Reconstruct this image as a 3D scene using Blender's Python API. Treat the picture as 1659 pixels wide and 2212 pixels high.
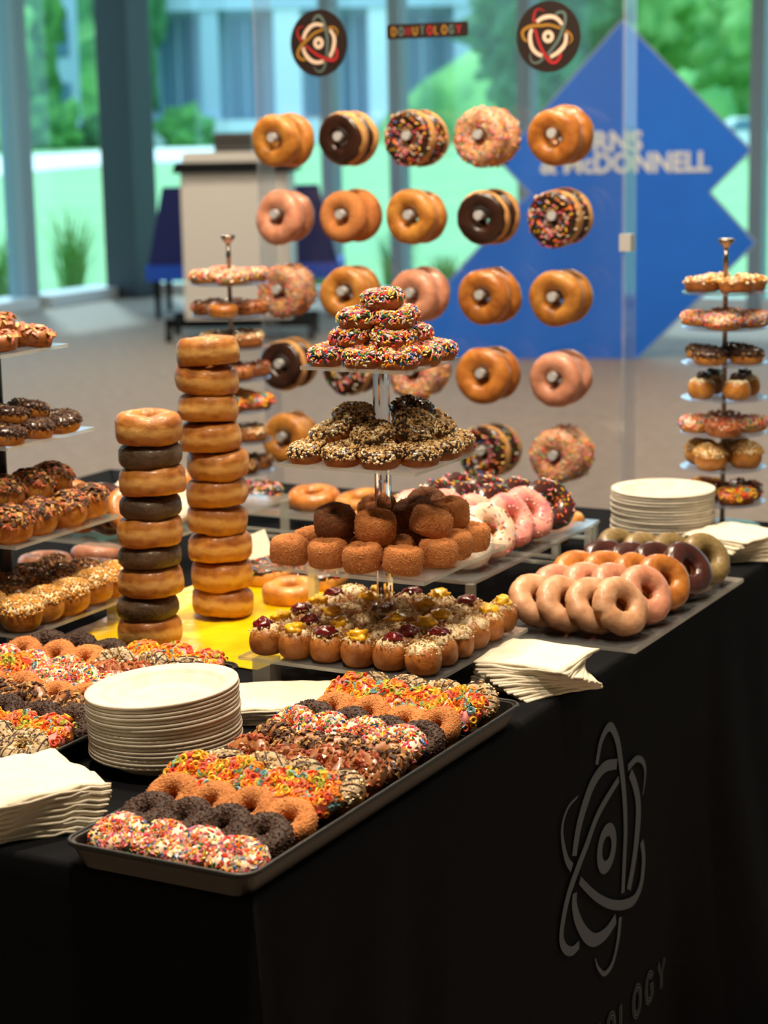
import bpy, bmesh, math, random
from mathutils import Vector, Matrix, noise

random.seed(7)
for o in list(bpy.data.objects): bpy.data.objects.remove(o)
scn = bpy.context.scene
COL = scn.collection
PI = math.pi
rad = math.radians
ZT = 0.75                      # table top height

# ------------------------------------------------------------------ camera
cam = bpy.data.cameras.new('camera'); camo = bpy.data.objects.new('camera', cam); COL.objects.link(camo)
cam.sensor_fit = 'VERTICAL'; cam.sensor_height = 36.0; cam.lens = 4256.3 / 2212 * 36.0
CAM = Vector((0.986, -1.530, 1.495))
HEAD, PITCH, ROLL = rad(28.52), 0.1962, -0.0195
def cam_axes():
    fw = Vector((0, math.cos(PITCH), -math.sin(PITCH))); up = Vector((0, math.sin(PITCH), math.cos(PITCH))); rt = Vector((1, 0, 0))
    R = rt * math.cos(ROLL) + up * math.sin(ROLL); U = -rt * math.sin(ROLL) + up * math.cos(ROLL)
    M = Matrix.Rotation(HEAD, 3, 'Z')
    return M @ R, M @ U, M @ fw
RW, UW, FW = cam_axes()
m = Matrix((RW, UW, -FW)).transposed().to_4x4(); m.translation = CAM
camo.matrix_world = m
cam.clip_end = 500
cam.dof.use_dof = True; cam.dof.focus_distance = 2.4; cam.dof.aperture_fstop = 5.8; cam.dof.aperture_blades = 0
scn.camera = camo

# ------------------------------------------------------------------ world, sun, lamps, exposure
w = bpy.data.worlds.new('world'); scn.world = w; w.use_nodes = True
bg = w.node_tree.nodes['Background']; bg.inputs['Color'].default_value = (0.72, 0.86, 1.0, 1); bg.inputs['Strength'].default_value = 2.3
sun = bpy.data.lights.new('sun', 'SUN'); sun.energy = 4.0; sun.angle = rad(4); sun.color = (1, .96, .88)
suno = bpy.data.objects.new('sun', sun); COL.objects.link(suno); suno.rotation_euler = (rad(38), rad(10), rad(-150))
def lamp(name, loc, power, size, color, spot=None, blend=.6):
    l = bpy.data.lights.new(name, 'SPOT' if spot else 'AREA')
    l.energy = power; l.color = color
    if spot: l.spot_size = rad(spot); l.spot_blend = blend; l.shadow_soft_size = size
    else: l.shape = 'DISK'; l.size = size
    o = bpy.data.objects.new(name, l); COL.objects.link(o); o.location = loc
    return o
WARM = (1.0, .83, .61)
for i, (x, y, p) in enumerate([(-.1, -.15, 47), (-.75, .75, 60), (-.35, 1.7, 52), (-1.5, 2.1, 34), (.75, .9, 20)]):
    lamp('ceiling_downlight_lamp', (x, y, 3.35), p, .22, WARM)
for i, (x, y) in enumerate([(-4, 5), (-7, 4), (-1, 6), (-6, 8.5), (-2.5, 8)]):
    lamp('room_fill_light', (x, y, 3.5), 40 if i < 3 else 60, .5, (1.0, .84, .66))  # unseen fill lights added to brighten the far room and the blue sign
scn.view_settings.view_transform = 'Standard'; scn.view_settings.look = 'None'
scn.view_settings.gamma = 1.0; scn.view_settings.use_curve_mapping = False
scn.view_settings.exposure = 0.1
scn.cycles.max_bounces = 10; scn.cycles.transparent_max_bounces = 24; scn.cycles.sample_clamp_indirect = 4
scn.cycles.caustics_reflective = False; scn.cycles.caustics_refractive = False

# ------------------------------------------------------------------ helpers
def hx(s):
    s = s.lstrip('#'); v = [int(s[i:i + 2], 16) / 255 for i in (0, 2, 4)]
    return tuple(c / 12.92 if c <= .04045 else ((c + .055) / 1.055) ** 2.4 for c in v)
MATS = {}
def mat(name, c1, rough=.6, c2=None, nscale=60, bump=0, bscale=200, coat=0, metal=0, spec=.5, rnd=0, band=None, emit=0, lo=.35, hi=.65, sheen=0):
    """principled material; c2 mixed in by noise; rnd = brightness change from object to object; band = pale line round the middle"""
    M = bpy.data.materials.new(name); M.use_nodes = True; MATS[name] = M
    nt = M.node_tree; N = nt.nodes; L = nt.links; b = N['Principled BSDF']
    def col(c): return (*(hx(c) if isinstance(c, str) else c), 1)
    b.inputs['Roughness'].default_value = rough; b.inputs['Metallic'].default_value = metal
    b.inputs['Specular IOR Level'].default_value = spec; b.inputs['Coat Weight'].default_value = coat
    b.inputs['Coat Roughness'].default_value = .18; b.inputs['Sheen Weight'].default_value = sheen
    b.inputs['Base Color'].default_value = col(c1); out = None
    tc = N.new('ShaderNodeTexCoord')
    if c2:
        n = N.new('ShaderNodeTexNoise'); n.inputs['Scale'].default_value = nscale; n.inputs['Detail'].default_value = 4
        L.new(tc.outputs['Object'], n.inputs['Vector'])
        r = N.new('ShaderNodeValToRGB'); r.color_ramp.elements[0].position = lo; r.color_ramp.elements[1].position = hi
        r.color_ramp.elements[0].color = col(c1); r.color_ramp.elements[1].color = col(c2)
        L.new(n.outputs['Fac'], r.inputs['Fac']); out = r.outputs['Color']
    if band:
        sep = N.new('ShaderNodeSeparateXYZ'); L.new(tc.outputs['Generated'], sep.inputs[0])
        n2 = N.new('ShaderNodeTexNoise'); n2.inputs['Scale'].default_value = 45; L.new(tc.outputs['Object'], n2.inputs['Vector'])
        ma = N.new('ShaderNodeMath'); ma.operation = 'MULTIPLY_ADD'; ma.inputs[1].default_value = .35; L.new(n2.outputs['Fac'], ma.inputs[0]); L.new(sep.outputs['Z'], ma.inputs[2])
        rr = N.new('ShaderNodeValToRGB'); cr = rr.color_ramp
        cr.elements[0].position = .42; cr.elements[0].color = (0, 0, 0, 1); cr.elements[1].position = .84; cr.elements[1].color = (0, 0, 0, 1)
        e = cr.elements.new(.58); e.color = (1, 1, 1, 1); e = cr.elements.new(.68); e.color = (1, 1, 1, 1)
        L.new(ma.outputs[0], rr.inputs['Fac'])
        mx = N.new('ShaderNodeMix'); mx.data_type = 'RGBA'; L.new(rr.outputs['Color'], mx.inputs['Factor'])
        if out: L.new(out, mx.inputs['A'])
        else: mx.inputs['A'].default_value = col(c1)
        mx.inputs['B'].default_value = col(band); out = mx.outputs['Result']
    if rnd:
        oi = N.new('ShaderNodeObjectInfo'); mr = N.new('ShaderNodeMapRange'); mr.inputs['To Min'].default_value = 1 - rnd; mr.inputs['To Max'].default_value = 1 + rnd
        L.new(oi.outputs['Random'], mr.inputs['Value'])
        hs = N.new('ShaderNodeHueSaturation'); L.new(mr.outputs['Result'], hs.inputs['Value'])
        if out: L.new(out, hs.inputs['Color'])
        else: hs.inputs['Color'].default_value = col(c1)
        out = hs.outputs['Color']
    if out: L.new(out, b.inputs['Base Color'])
    if bump:
        n = N.new('ShaderNodeTexNoise'); n.inputs['Scale'].default_value = bscale; n.inputs['Detail'].default_value = 5
        L.new(tc.outputs['Object'], n.inputs['Vector'])
        bp = N.new('ShaderNodeBump'); bp.inputs['Strength'].default_value = bump; bp.inputs['Distance'].default_value = .004
        L.new(n.outputs['Fac'], bp.inputs['Height']); L.new(bp.outputs['Normal'], b.inputs['Normal'])
    if emit:
        b.inputs['Emission Color'].default_value = col(c1); b.inputs['Emission Strength'].default_value = emit
    return M
def clear_mat(name, tint, haze, hazecol=(.9, .92, .95), rough=.04, refl=1.0):
    """thin clear sheet: see-through with fresnel reflection and a little milky haze"""
    M = bpy.data.materials.new(name); M.use_nodes = True; MATS[name] = M
    nt = M.node_tree; N = nt.nodes; L = nt.links; N.clear()
    t = N.new('ShaderNodeBsdfTransparent'); t.inputs['Color'].default_value = (*tint, 1)
    d = N.new('ShaderNodeBsdfDiffuse'); d.inputs['Color'].default_value = (*hazecol, 1)
    g = N.new('ShaderNodeBsdfGlossy'); g.inputs['Roughness'].default_value = rough; g.inputs['Color'].default_value = (refl, refl, refl, 1)
    lw = N.new('ShaderNodeLayerWeight'); lw.inputs['Blend'].default_value = .5
    pw = N.new('ShaderNodeMath'); pw.operation = 'POWER'; pw.inputs[1].default_value = 4.0; L.new(lw.outputs['Facing'], pw.inputs[0])
    fr = N.new('ShaderNodeMath'); fr.operation = 'MULTIPLY_ADD'; fr.inputs[1].default_value = .6; fr.inputs[2].default_value = .035; L.new(pw.outputs[0], fr.inputs[0])
    a = N.new('ShaderNodeMixShader'); a.inputs['Fac'].default_value = haze; L.new(t.outputs[0], a.inputs[1]); L.new(d.outputs[0], a.inputs[2])
    b = N.new('ShaderNodeMixShader'); L.new(fr.outputs[0], b.inputs['Fac']); L.new(a.outputs[0], b.inputs[1]); L.new(g.outputs[0], b.inputs[2])
    o = N.new('ShaderNodeOutputMaterial'); L.new(b.outputs[0], o.inputs['Surface'])
    return M

class MB:
    """collects shapes for ONE mesh"""
    def __init__(s): s.v = []; s.f = []; s.m = []
    def add(s, vs, fs, mi=0):
        b = len(s.v); s.v += [tuple(v) for v in vs]
        for f in fs: s.f.append(tuple(b + i for i in f)); s.m.append(mi)
    def box(s, x0, x1, y0, y1, z0, z1, mi=0, side=None):
        vs = [(x0, y0, z0), (x1, y0, z0), (x1, y1, z0), (x0, y1, z0), (x0, y0, z1), (x1, y0, z1), (x1, y1, z1), (x0, y1, z1)]
        b = len(s.v); s.v += vs
        for k, f in enumerate([(3, 2, 1, 0), (4, 5, 6, 7), (0, 1, 5, 4), (1, 2, 6, 5), (2, 3, 7, 6), (3, 0, 4, 7)]):
            s.f.append(tuple(b + i for i in f)); s.m.append(side if (side is not None and k > 1) else mi)
    def tube(s, pts, r, n=8, mi=0, caps=True):
        pts = [Vector(p) for p in pts]; rs = r if isinstance(r, (list, tuple)) else [r] * len(pts); b = len(s.v)
        for i, p in enumerate(pts):
            t = (pts[min(i + 1, len(pts) - 1)] - pts[max(i - 1, 0)]).normalized()
            a = t.orthogonal().normalized() if abs(t.z) > .9 else t.cross(Vector((0, 0, 1))).normalized(); c = t.cross(a)
            for k in range(n):
                q = p + (a * math.cos(2 * PI * k / n) + c * math.sin(2 * PI * k / n)) * rs[i]; s.v.append(tuple(q))
        for i in range(len(pts) - 1):
            for k in range(n):
                s.f.append((b + i * n + k, b + i * n + (k + 1) % n, b + (i + 1) * n + (k + 1) % n, b + (i + 1) * n + k)); s.m.append(mi)
        if caps:
            s.f.append(tuple(b + k for k in reversed(range(n)))); s.m.append(mi)
            e = b + (len(pts) - 1) * n; s.f.append(tuple(e + k for k in range(n))); s.m.append(mi)
    def lathe(s, prof, n=32, c=(0, 0, 0), mi=0, wob=0, seed=0):
        b = len(s.v)
        for j, (r, z) in enumerate(prof):
            for k in range(n):
                a = 2 * PI * k / n; rr = r * (1 + wob * noise.noise((math.cos(a) * 2 + seed, math.sin(a) * 2, j * .3))) if wob else r
                s.v.append((c[0] + rr * math.cos(a), c[1] + rr * math.sin(a), c[2] + z))
        for j in range(len(prof) - 1):
            for k in range(n):
                s.f.append((b + j * n + k, b + j * n + (k + 1) % n, b + (j + 1) * n + (k + 1) % n, b + (j + 1) * n + k)); s.m.append(mi)
        s.f.append(tuple(b + k for k in reversed(range(n)))); s.m.append(mi)
        e = b + (len(prof) - 1) * n; s.f.append(tuple(e + k for k in range(n))); s.m.append(mi)
    def prism(s, poly, d, mi=0):
        """poly in XZ plane, extruded from y=0 to y=d"""
        n = len(poly); b = len(s.v)
        s.v += [(x, 0, z) for x, z in poly] + [(x, d, z) for x, z in poly]
        s.f.append(tuple(b + i for i in range(n))); s.m.append(mi)
        s.f.append(tuple(b + n + i for i in reversed(range(n)))); s.m.append(mi)
        for i in range(n):
            s.f.append((b + i, b + n + i, b + n + (i + 1) % n, b + (i + 1) % n)); s.m.append(mi)
    def ribbon(s, pts, wd, y=0, mi=0, closed=False):
        """flat strip in XZ at depth y; pts (x,z), wd half width (list or number)"""
        n = len(pts); ws = wd if isinstance(wd, (list, tuple)) else [wd] * n; L_ = []
        for i in range(n):
            p0 = Vector(pts[(i - 1) % n if closed else max(i - 1, 0)]); p1 = Vector(pts[(i + 1) % n if closed else min(i + 1, n - 1)])
            t = (p1 - p0); t = t.normalized() if t.length else Vector((1, 0)); nn = Vector((-t.y, t.x)); p = Vector(pts[i])
            L_.append((p + nn * ws[i], p - nn * ws[i]))
        b = len(s.v)
        for a, c in L_: s.v += [(a.x, y, a.y), (c.x, y, c.y)]
        for i in range(n if closed else n - 1):
            j = (i + 1) % n; s.f.append((b + 2 * i, b + 2 * i + 1, b + 2 * j + 1, b + 2 * j)); s.m.append(mi)
    def mesh(s, name, mats, smooth=False):
        me = bpy.data.meshes.new(name); me.from_pydata(s.v, [], s.f)
        for q in (mats if isinstance(mats, (list, tuple)) else [mats]): me.materials.append(MATS[q] if isinstance(q, str) else q)
        if len(me.materials) > 1: me.polygons.foreach_set('material_index', s.m)
        if smooth: me.polygons.foreach_set('use_smooth', [True] * len(s.f))
        me.update(); return me
    def build(s, name, mats, parent=None, smooth=False, mw=None):
        return obj(name, s.mesh(name, mats, smooth), parent, mw)
def obj(name, me, parent=None, mw=None):
    o = bpy.data.objects.new(name, me); COL.objects.link(o)
    if parent is not None: o.parent = parent
    if mw is not None: o.matrix_local = mw
    return o
def tag(o, label, cat, group=None, kind=None):
    o['label'] = label; o['category'] = cat
    if group: o['group'] = group
    if kind: o['kind'] = kind
    return o
def empty(name, mw=None):
    o = bpy.data.objects.new(name, None); COL.objects.link(o); o.empty_display_size = .02
    if mw is not None: o.matrix_world = mw
    return o
def struct(o, label=None):
    o['kind'] = 'structure'
    if label: o['label'] = label
    return o
def T(x, y, z): return Matrix.Translation((x, y, z))
def RZ(a): return Matrix.Rotation(a, 4, 'Z')
def orient(loc, nrm, spin=0):
    q = Vector((0, 0, 1)).rotation_difference(Vector(nrm).normalized())
    return Matrix.Translation(loc) @ q.to_matrix().to_4x4() @ RZ(spin)
ORD = ['first', 'second', 'third', 'fourth', 'fifth', 'sixth', 'seventh', 'eighth', 'ninth', 'tenth', 'eleventh', 'twelfth', 'thirteenth', 'fourteenth',
       'fifteenth', 'sixteenth', 'seventeenth', 'eighteenth', 'nineteenth', 'twentieth', 'twenty-first', 'twenty-second', 'twenty-third', 'twenty-fourth']
def od(i): return ORD[i]

# ------------------------------------------------------------------ materials
clear_mat('acrylic', (.97, .97, .97), .06)
clear_mat('acrylic_edge', (.8, .84, .82), .42, (.85, .85, .78))
clear_mat('panel_clear', (.975, .98, .985), .007, rough=.02, refl=.5)
clear_mat('window_glass', (.73, .9, .96), .0, rough=.01)
gl = bpy.data.materials.new('solid_acrylic'); gl.use_nodes = True; MATS['solid_acrylic'] = gl
_b = gl.node_tree.nodes['Principled BSDF']; _b.inputs['Transmission Weight'].default_value = 1; _b.inputs['IOR'].default_value = 1.45; _b.inputs['Roughness'].default_value = .03
mat('carpet', '#9e8a7a', .65, '#8f7c6e', 14, .25, 500, spec=.4)
mat('wall_paint', '#b5b0a8', .8); mat('ceiling_paint', '#cfcac2', .8)
mat('mullion', '#8a96a0', .45); mat('column_paint', '#252e37', .5); mat('sill_white', '#d8dde0', .5)
mat('cloth_black', '#08090d', .95, '#0b0c11', 30, .15, 900, spec=.12)
mat('print_grey', '#5b626c', .85, spec=.2); mat('pan_black', '#0c0b0a', .42, bump=.08, bscale=300, spec=.5)
mat('paper_plate', '#d6cec0', .75, '#c9c0b0', 40, .12, 400); mat('napkin', '#e6ddca', .85, '#dfd4be', 90, .2, 500)
mat('yellow_foil', '#f2cf10', .28, '#dcb400', 14, .35, 60, coat=.4)
mat('steel', '#9a8f86', .25, metal=1); mat('tray_clear_blue', '#8fa3c0', .25)
mat('peg_grey', '#b9b9bb', .4)
# dough
mat('dough_gold', '#c98a3c', .5, '#a8661f', 45, .35, 110, coat=.25, rnd=.14)
mat('dough_puff', '#b9752f', .55, '#9a5720', 50, .35, 120, coat=.15, rnd=.12)
mat('dough_band', '#be7d2e', .55, '#955518', 38, .6, 75, coat=.2, rnd=.12, band='#d2a058')
mat('dough_brown', '#a86428', .55, '#8a4a18', 70, .25, 160, rnd=.12)
mat('dough_pale', '#d9a565', .6, '#c78d4c', 60, .2, 160, rnd=.08)
mat('dough_choc', '#5c4630', .6, '#42301f', 45, .7, 120, coat=.12, rnd=.15)
mat('cinnamon', '#cf864a', .85, '#bb7036', 170, .7, 420, rnd=.08)
mat('cocoa_dust', '#8f5c3a', .9, '#734528', 150, .8, 400, rnd=.12)
mat('powder', '#f1ebe2', .9, '#ddd0bd', 60, .5, 300)
# icings
mat('glaze_tan', '#cfa07c', .5, '#bd8760', 60, .2, 120, coat=.2, rnd=.06)
mat('glaze_pink', '#d39478', .45, '#c07c5e', 60, .2, 120, coat=.3, rnd=.08)
mat('glaze_orange', '#c07a32', .4, '#a35d22', 50, .3, 90, coat=.35, rnd=.08)
mat('glaze_matcha', '#8b7448', .5, '#75603a', 120, .2, 300, coat=.25, rnd=.08)
mat('icing_choc', '#3a1d12', .3, '#2c150d', 40, .12, 90, coat=.45, rnd=.12)
mat('icing_plum', '#4a2522', .28, '#381b1a', 40, .1, 90, coat=.5, rnd=.1)
mat('icing_pink', '#e27a80', .5, '#f0a795', 50, .15, 120, coat=.3, rnd=.08)
mat('icing_white', '#ecd0bb', .5, '#e0b99c', 50, .15, 120, coat=.2, rnd=.05)
mat('icing_rose', '#d9a08c', .55, '#c88470', 50, .15, 120)
mat('icing_maple', '#a96c3c', .4, '#8a5028', 50, .2, 120, coat=.4, rnd=.1)
mat('cookie_mix', '#b39b78', .7, '#3b2a1e', 130, .4, 300, lo=.48, hi=.6)
mat('cream', '#efdcb8', .6, '#dcc090', 120, .5, 160)
mat('jam_yellow', '#ffc60a', .35, '#f0ae00', 160, .2, 200, coat=.5); mat('jam_red', '#7c1614', .25, '#5a0c0e', 120, .2, 200, coat=.6)
# toppings
for n_, c_ in dict(sp_white='#d8cab6', sp_pink='#ee7590', sp_red='#d6262a', sp_orange='#f48424', sp_yellow='#f6c42c', sp_green='#2f8040', sp_blue='#1f66ae', sp_navy='#2b3358').items(): mat(n_, c_, .4, coat=.2)
for n_, c_ in dict(cer_red='#e2532c', cer_orange='#f08c26', cer_yellow='#f2bd2f', cer_green='#a3a837', cer_blue='#6aa0a8', cer_pink='#e07a62').items(): mat(n_, c_, .7, bump=.3, bscale=400)
for n_, c_ in dict(cr_dark='#38241b', cr_dark2='#4a3024', cr_choc='#5a3826', cr_tan='#c9a468', cr_tan2='#b0854a', cr_cream='#eadbb8', cr_gold='#d89b3e', cr_bacon='#8e3d28', cr_bacon2='#b8603e', cr_sugar='#d9985c').items(): mat(n_, c_, .75, rnd=.1)

# ------------------------------------------------------------------ room shell
XL, YB, ZC = -9.6, 13.2, 3.7
b = MB(); b.box(XL - .3, 5, -4.2, YB + .3, -.1, 0); struct(b.build('floor', 'carpet'), 'grey carpet floor of the hall')
b = MB(); b.box(XL - .3, 5, -4.2, YB + .3, ZC, ZC + .1); struct(b.build('ceiling', 'ceiling_paint'))
b = MB(); b.box(4.9, 5.0, -4.2, YB + .3, 0, ZC); struct(b.build('wall_right', 'wall_paint'))
b = MB(); b.box(XL - .3, 5, -4.3, -4.2, 0, ZC); struct(b.build('wall_behind', 'wall_paint'))
b = MB(); b.box(XL - .1, XL + .1, -4.2, 2.0, 0, ZC); struct(b.build('wall_left', 'wall_paint'))
# window walls: one window per bay, mullions and panes as parts
bk = [-9.4, -7.459, -6.807, -5.638, -3.719, -1.8, .2, 2.2, 4.9]
for i in range(len(bk) - 1):
    x0, x1 = bk[i], bk[i + 1]
    e = struct(empty('window_%d' % (i + 1), T(x0, YB, 0)), 'tall glazed window bay in the far wall')
    d = x1 - x0
    q = MB(); q.box(-.055, .055, -.08, .08, 0, ZC); q.build('mullion', 'mullion', e)
    q = MB(); q.box(.055, d - .055, -.07, .07, 0, .1); q.build('bottom_rail', 'sill_white', e)
    q = MB(); q.box(.055, d - .055, -.07, .07, ZC - .2, ZC); q.build('top_rail', 'mullion', e)
    q = MB(); q.box(.055, d - .055, -.006, .006, .1, ZC - .2); q.build('pane', 'window_glass', e)
lf = [2.0, 4.4, 6.8, 9.25, 11.68, 12.9]
for i in range(len(lf) - 1):
    y0, y1 = lf[i], lf[i + 1]; d = y1 - y0
    e = struct(empty('window_%d' % (i + 9), T(XL, y0, 0)), 'tall glazed window bay in the side wall')
    q = MB(); q.box(-.1, .1, -.08, .08, 0, ZC); q.build('mullion', 'mullion', e)
    q = MB(); q.box(-.1, .22, .08, d - .08, 0, .1); q.build('bottom_rail', 'sill_white', e)
    q = MB(); q.box(-.07, .07, .08, d - .08, ZC - .2, ZC); q.build('top_rail', 'mullion', e)
    q = MB(); q.box(-.006, .006, .08, d - .08, .1, ZC - .2); q.build('pane', 'window_glass', e)
b = MB(); b.box(-.17, .17, -.17, .17, 0, ZC); struct(b.build('column', 'column_paint', mw=T(-9.33, 12.87, 0)), 'dark square column in the window corner')

# ------------------------------------------------------------------ outdoors
mat('lawn', '#7cae72', .9, '#8cba7c', .25, lo=.3, hi=.7); mat('path_concrete', '#e4e4de', .8)
mat('facade', '#9ab6ca', .7); mat('facade_light', '#e6f0f6', .7); mat('facade_glass', '#557c92', .3); mat('facade_mid', '#b4cad9', .7)
mat('leaf_green', '#6cae52', .8, '#3a7a3c', 1.1, .9, 6); mat('leaf_dark', '#47864c', .8, '#2a5f38', 1.2, .9, 6); mat('leaf_light', '#98cc70', .8, '#5fa750', .9, .9, 5)
mat('hill_wood', '#7ab860', .9, '#3f7f44', .35, .5, 1, lo=.4, hi=.62); mat('bark', '#5a4a3a', .9); mat('hill_grass', '#86c46c', .9, '#4f9450', .22, lo=.42, hi=.6); mat('blade', '#78a850', .7, '#9ab068', 3); mat('car_white', '#e9eef0', .3, coat=.5); mat('rubber', '#15161a', .7)
b = MB(); b.box(-160, 90, YB + .3, 260, -.3, -.12); b.box(-160, XL - .3, -40, YB + .3, -.3, -.12); struct(b.build('lawn', 'lawn'), 'bright mown lawn outside the windows')
q = MB(); pp = [(-39.2, 45.1), (-69.5, 80.4), (-71, 90.9), (-78.1, 110.2), (-69.5, 111.8), (-44.5, 71.5), (-49.1, 69.1), (-45.6, 58.3)]; n = len(pp)
q.add([(x, y, -.06) for x, y in pp] + [(x, y, -.2) for x, y in pp], [tuple(range(n)), tuple(reversed(range(n, 2 * n)))] + [(i, i + n, (i + 1) % n + n, (i + 1) % n) for i in range(n)])
struct(q.build('path', 'path_concrete'), 'pale concrete path across the lawn')
VA = HEAD                        # far buildings stand square to the long view
def view_pt(px, py, dist):
    return CAM + (FW + RW * ((px - 829.5) / 4256.3) - UW * ((py - 1106) / 4256.3)) * dist
BL = empty('office_building', T(-68.3, 142, -.3) @ RZ(HEAD) @ Matrix.Scale(1.36, 4)); tag(BL, 'pale blue office building with tall white columns beyond the lawn', 'building')
q = MB(); q.box(-19, 6.2, 0, 10, 0, 16); q.build('wall', 'facade', BL)
q = MB(); q.box(-19, 6.4, -3.0, 0, -.1, 1.5); q.build('terrace', 'facade_light', BL)
q = MB(); q.box(-19, 6.4, -2.6, 0, 7.6, 9.4); q.build('canopy', 'facade_mid', BL)
colx = [(-15.0, .5, 'facade_mid'), (-10.6, .75, 'facade_light'), (-5.2, .8, 'facade_light'), (-.6, .5, 'facade_mid'), (2.2, .9, 'facade_mid')]
for x, hw, mt in colx:
    q = MB(); q.box(x - hw, x + hw, -2.4, -2.4 + 1.2, 1.5, 7.6); q.build('column', mt, BL)
for x0, x1 in ((-18, -16), (-14, -12.2), (-9.5, -7.9), (-7.5, -6.3), (-4.2, -1.6), (.2, 1.2), (3.4, 5.8)):
    f = MB(); f.box(x0, x1, -.12, 0, 1.6, 7.2); f = f.build('window', 'facade_glass', BL)
    q = MB(); q.box((x0 + x1) / 2 - .06, (x0 + x1) / 2 + .06, -.2, -.12, 1.6, 7.2); q.build('glazing_bar', 'facade_mid', f)
B2 = empty('tower_building', T(-105.3, 137.5, -.3) @ RZ(HEAD + .15) @ Matrix.Scale(1.36, 4)); tag(B2, 'narrow pale building seen between trees in the side window', 'building')
q = MB(); q.box(-2.3, 1.2, 0, 8, 0, 14); q.build('wall', 'facade_mid', B2)
for k in range(3): q = MB(); q.box(-1.6, .6, -.1, 0, 1.6 + k * 4, 4 + k * 4); q.build('window', 'facade_glass', B2)
def blob(rx, ry, rz, seed, amp=.28, sub=4, freq=1.6):
    bm = bmesh.new(); bmesh.ops.create_icosphere(bm, subdivisions=sub, radius=1)
    for v in bm.verts:
        d = 1 + amp * noise.noise(v.co * freq + Vector((seed * 3.1, seed, 0))) + amp * .7 * noise.noise(v.co * freq * 3.3 + Vector((seed, 0, seed)))
        v.co = Vector((v.co.x * rx, v.co.y * ry, v.co.z * rz)) * d
    me = bpy.data.meshes.new('blob'); bm.to_mesh(me); bm.free()
    me.polygons.foreach_set('use_smooth', [True] * len(me.polygons)); return me
def tree(loc, h, r, mt, seed, label):
    e = empty('tree', T(*loc)); tag(e, label, 'tree', 'trees beyond the lawn')
    q = MB(); q.tube([(0, 0, -.2), (.1, 0, h * .35), (0, .1, h * .6)], [r * .1, r * .08, r * .05], 8); q.build('trunk', 'bark', e)
    me = blob(r, r, h * .42, seed, .5, 5, 2.0); me.materials.append(MATS[mt]); c = obj('crown', me, e, T(0, 0, h * .6))
    return e
def shrub(loc, rx, rz, mt, seed, label):
    me = blob(rx, rx * .8, rz, seed, .55, 4, 2.2); me.materials.append(MATS[mt]); o = obj('shrub', me, None, T(loc[0], loc[1], loc[2]))
    tag(o, label, 'shrub', 'shrubs beyond the lawn')
tree((-95.5, 120, -.2), 17, 2.6, 'leaf_green', 1, 'green tree at the outer side of the narrow pale building')
tree((-88.6, 124.5, -.2), 17, 2.4, 'leaf_dark', 2, 'dark green tree between narrow building and the column')
tree((-92.5, 113, -.2), 14, 2.2, 'leaf_light', 9, 'light green tree at the edge of side window')
shrub((-88.8, 114.5, 1.0), 2.0, 2.4, 'leaf_green', 3, 'round green shrub under the side window trees')
shrub((-86, 118, .8), 2.0, 1.8, 'leaf_dark', 4, 'wide dark shrub beside the column')
shrub((-89.8, 110, 1.0), 1.9, 2.8, 'leaf_light', 5, 'tall light green shrub next to window mullion')
shrub((-82.5, 122.5, .8), 2.0, 1.8, 'leaf_green', 12, 'low green shrub before the office building')
tree((-36.5, 84, 0), 9.0, 3.4, 'leaf_dark', 6, 'dark round tree beside the office building corner')
tree((-36.5, 94, 0), 12, 3.4, 'leaf_light', 7, 'leafy tree rising behind blue sign tip')
tree((-21.5, 82, 0), 7.5, 3.0, 'leaf_green', 8, 'leafy tree behind white car')
tree((-27.5, 92, 0), 9, 3.8, 'leaf_light', 10, 'light green tree on the slope')
tree((-15.5, 76, 0), 9, 3.2, 'leaf_green', 11, 'green tree at the far end of the lawn')
me = blob(52, 22, 13, 5, .1); me.materials.append(MATS['hill_grass']); struct(obj('hill', me, None, T(-16, 128, -1)), 'grassy green hillside')
me = blob(46, 26, 26, 8, .18, 5, 2.5); me.materials.append(MATS['hill_wood']); struct(obj('hill_woods', me, None, T(-150, 188, -2)), 'wooded green slope far behind the side window')
# white car on the drive
cr = empty('car', T(-20.6, 66.5, -.05) @ RZ(HEAD)); tag(cr, 'white car parked far outside by the slope', 'car')
q = MB(); q.prism([(-1.9, .3), (1.9, .3), (1.95, .8), (1.3, .92), (.8, 1.4), (-.9, 1.42), (-1.5, .95), (-1.95, .85)], 1.6); q.build('body', 'car_white', cr)
q = MB(); q.prism([(-1.25, .95), (1.1, .95), (.7, 1.32), (-.85, 1.34)], .02); q.build('window', 'facade_glass', cr, mw=T(0, -.02, 0))
for x in (-1.2, 1.2):
    q = MB(); q.lathe([(.05, 0), (.33, 0), (.33, .2), (.05, .2)], 16); q.build('wheel', 'rubber', cr, mw=T(x, .18, .33) @ Matrix.Rotation(PI / 2, 4, 'X'))
def tuft(loc, n, h, seed, label):
    random.seed(seed); q = MB()
    for k in range(n):
        a = random.uniform(0, 2 * PI); l = random.uniform(.5, 1) * h; s = random.uniform(.1, .45) * h; w_ = .008
        d = Vector((math.cos(a), math.sin(a), 0)); p = Vector((random.uniform(-.1, .1), random.uniform(-.1, .1), 0)); t = Vector((-d.y, d.x, 0)) * w_
        c1 = p + d * s * .35 + Vector((0, 0, l * .6)); c2 = p + d * s + Vector((0, 0, l))
        q.add([p - t, p + t, c1 + t, c1 - t, c2], [(0, 1, 2, 3), (3, 2, 4)])
    o = q.build('grass_tuft', 'blade', None, mw=T(*loc)); tag(o, label, 'plant', 'ornamental grasses outside')
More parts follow.
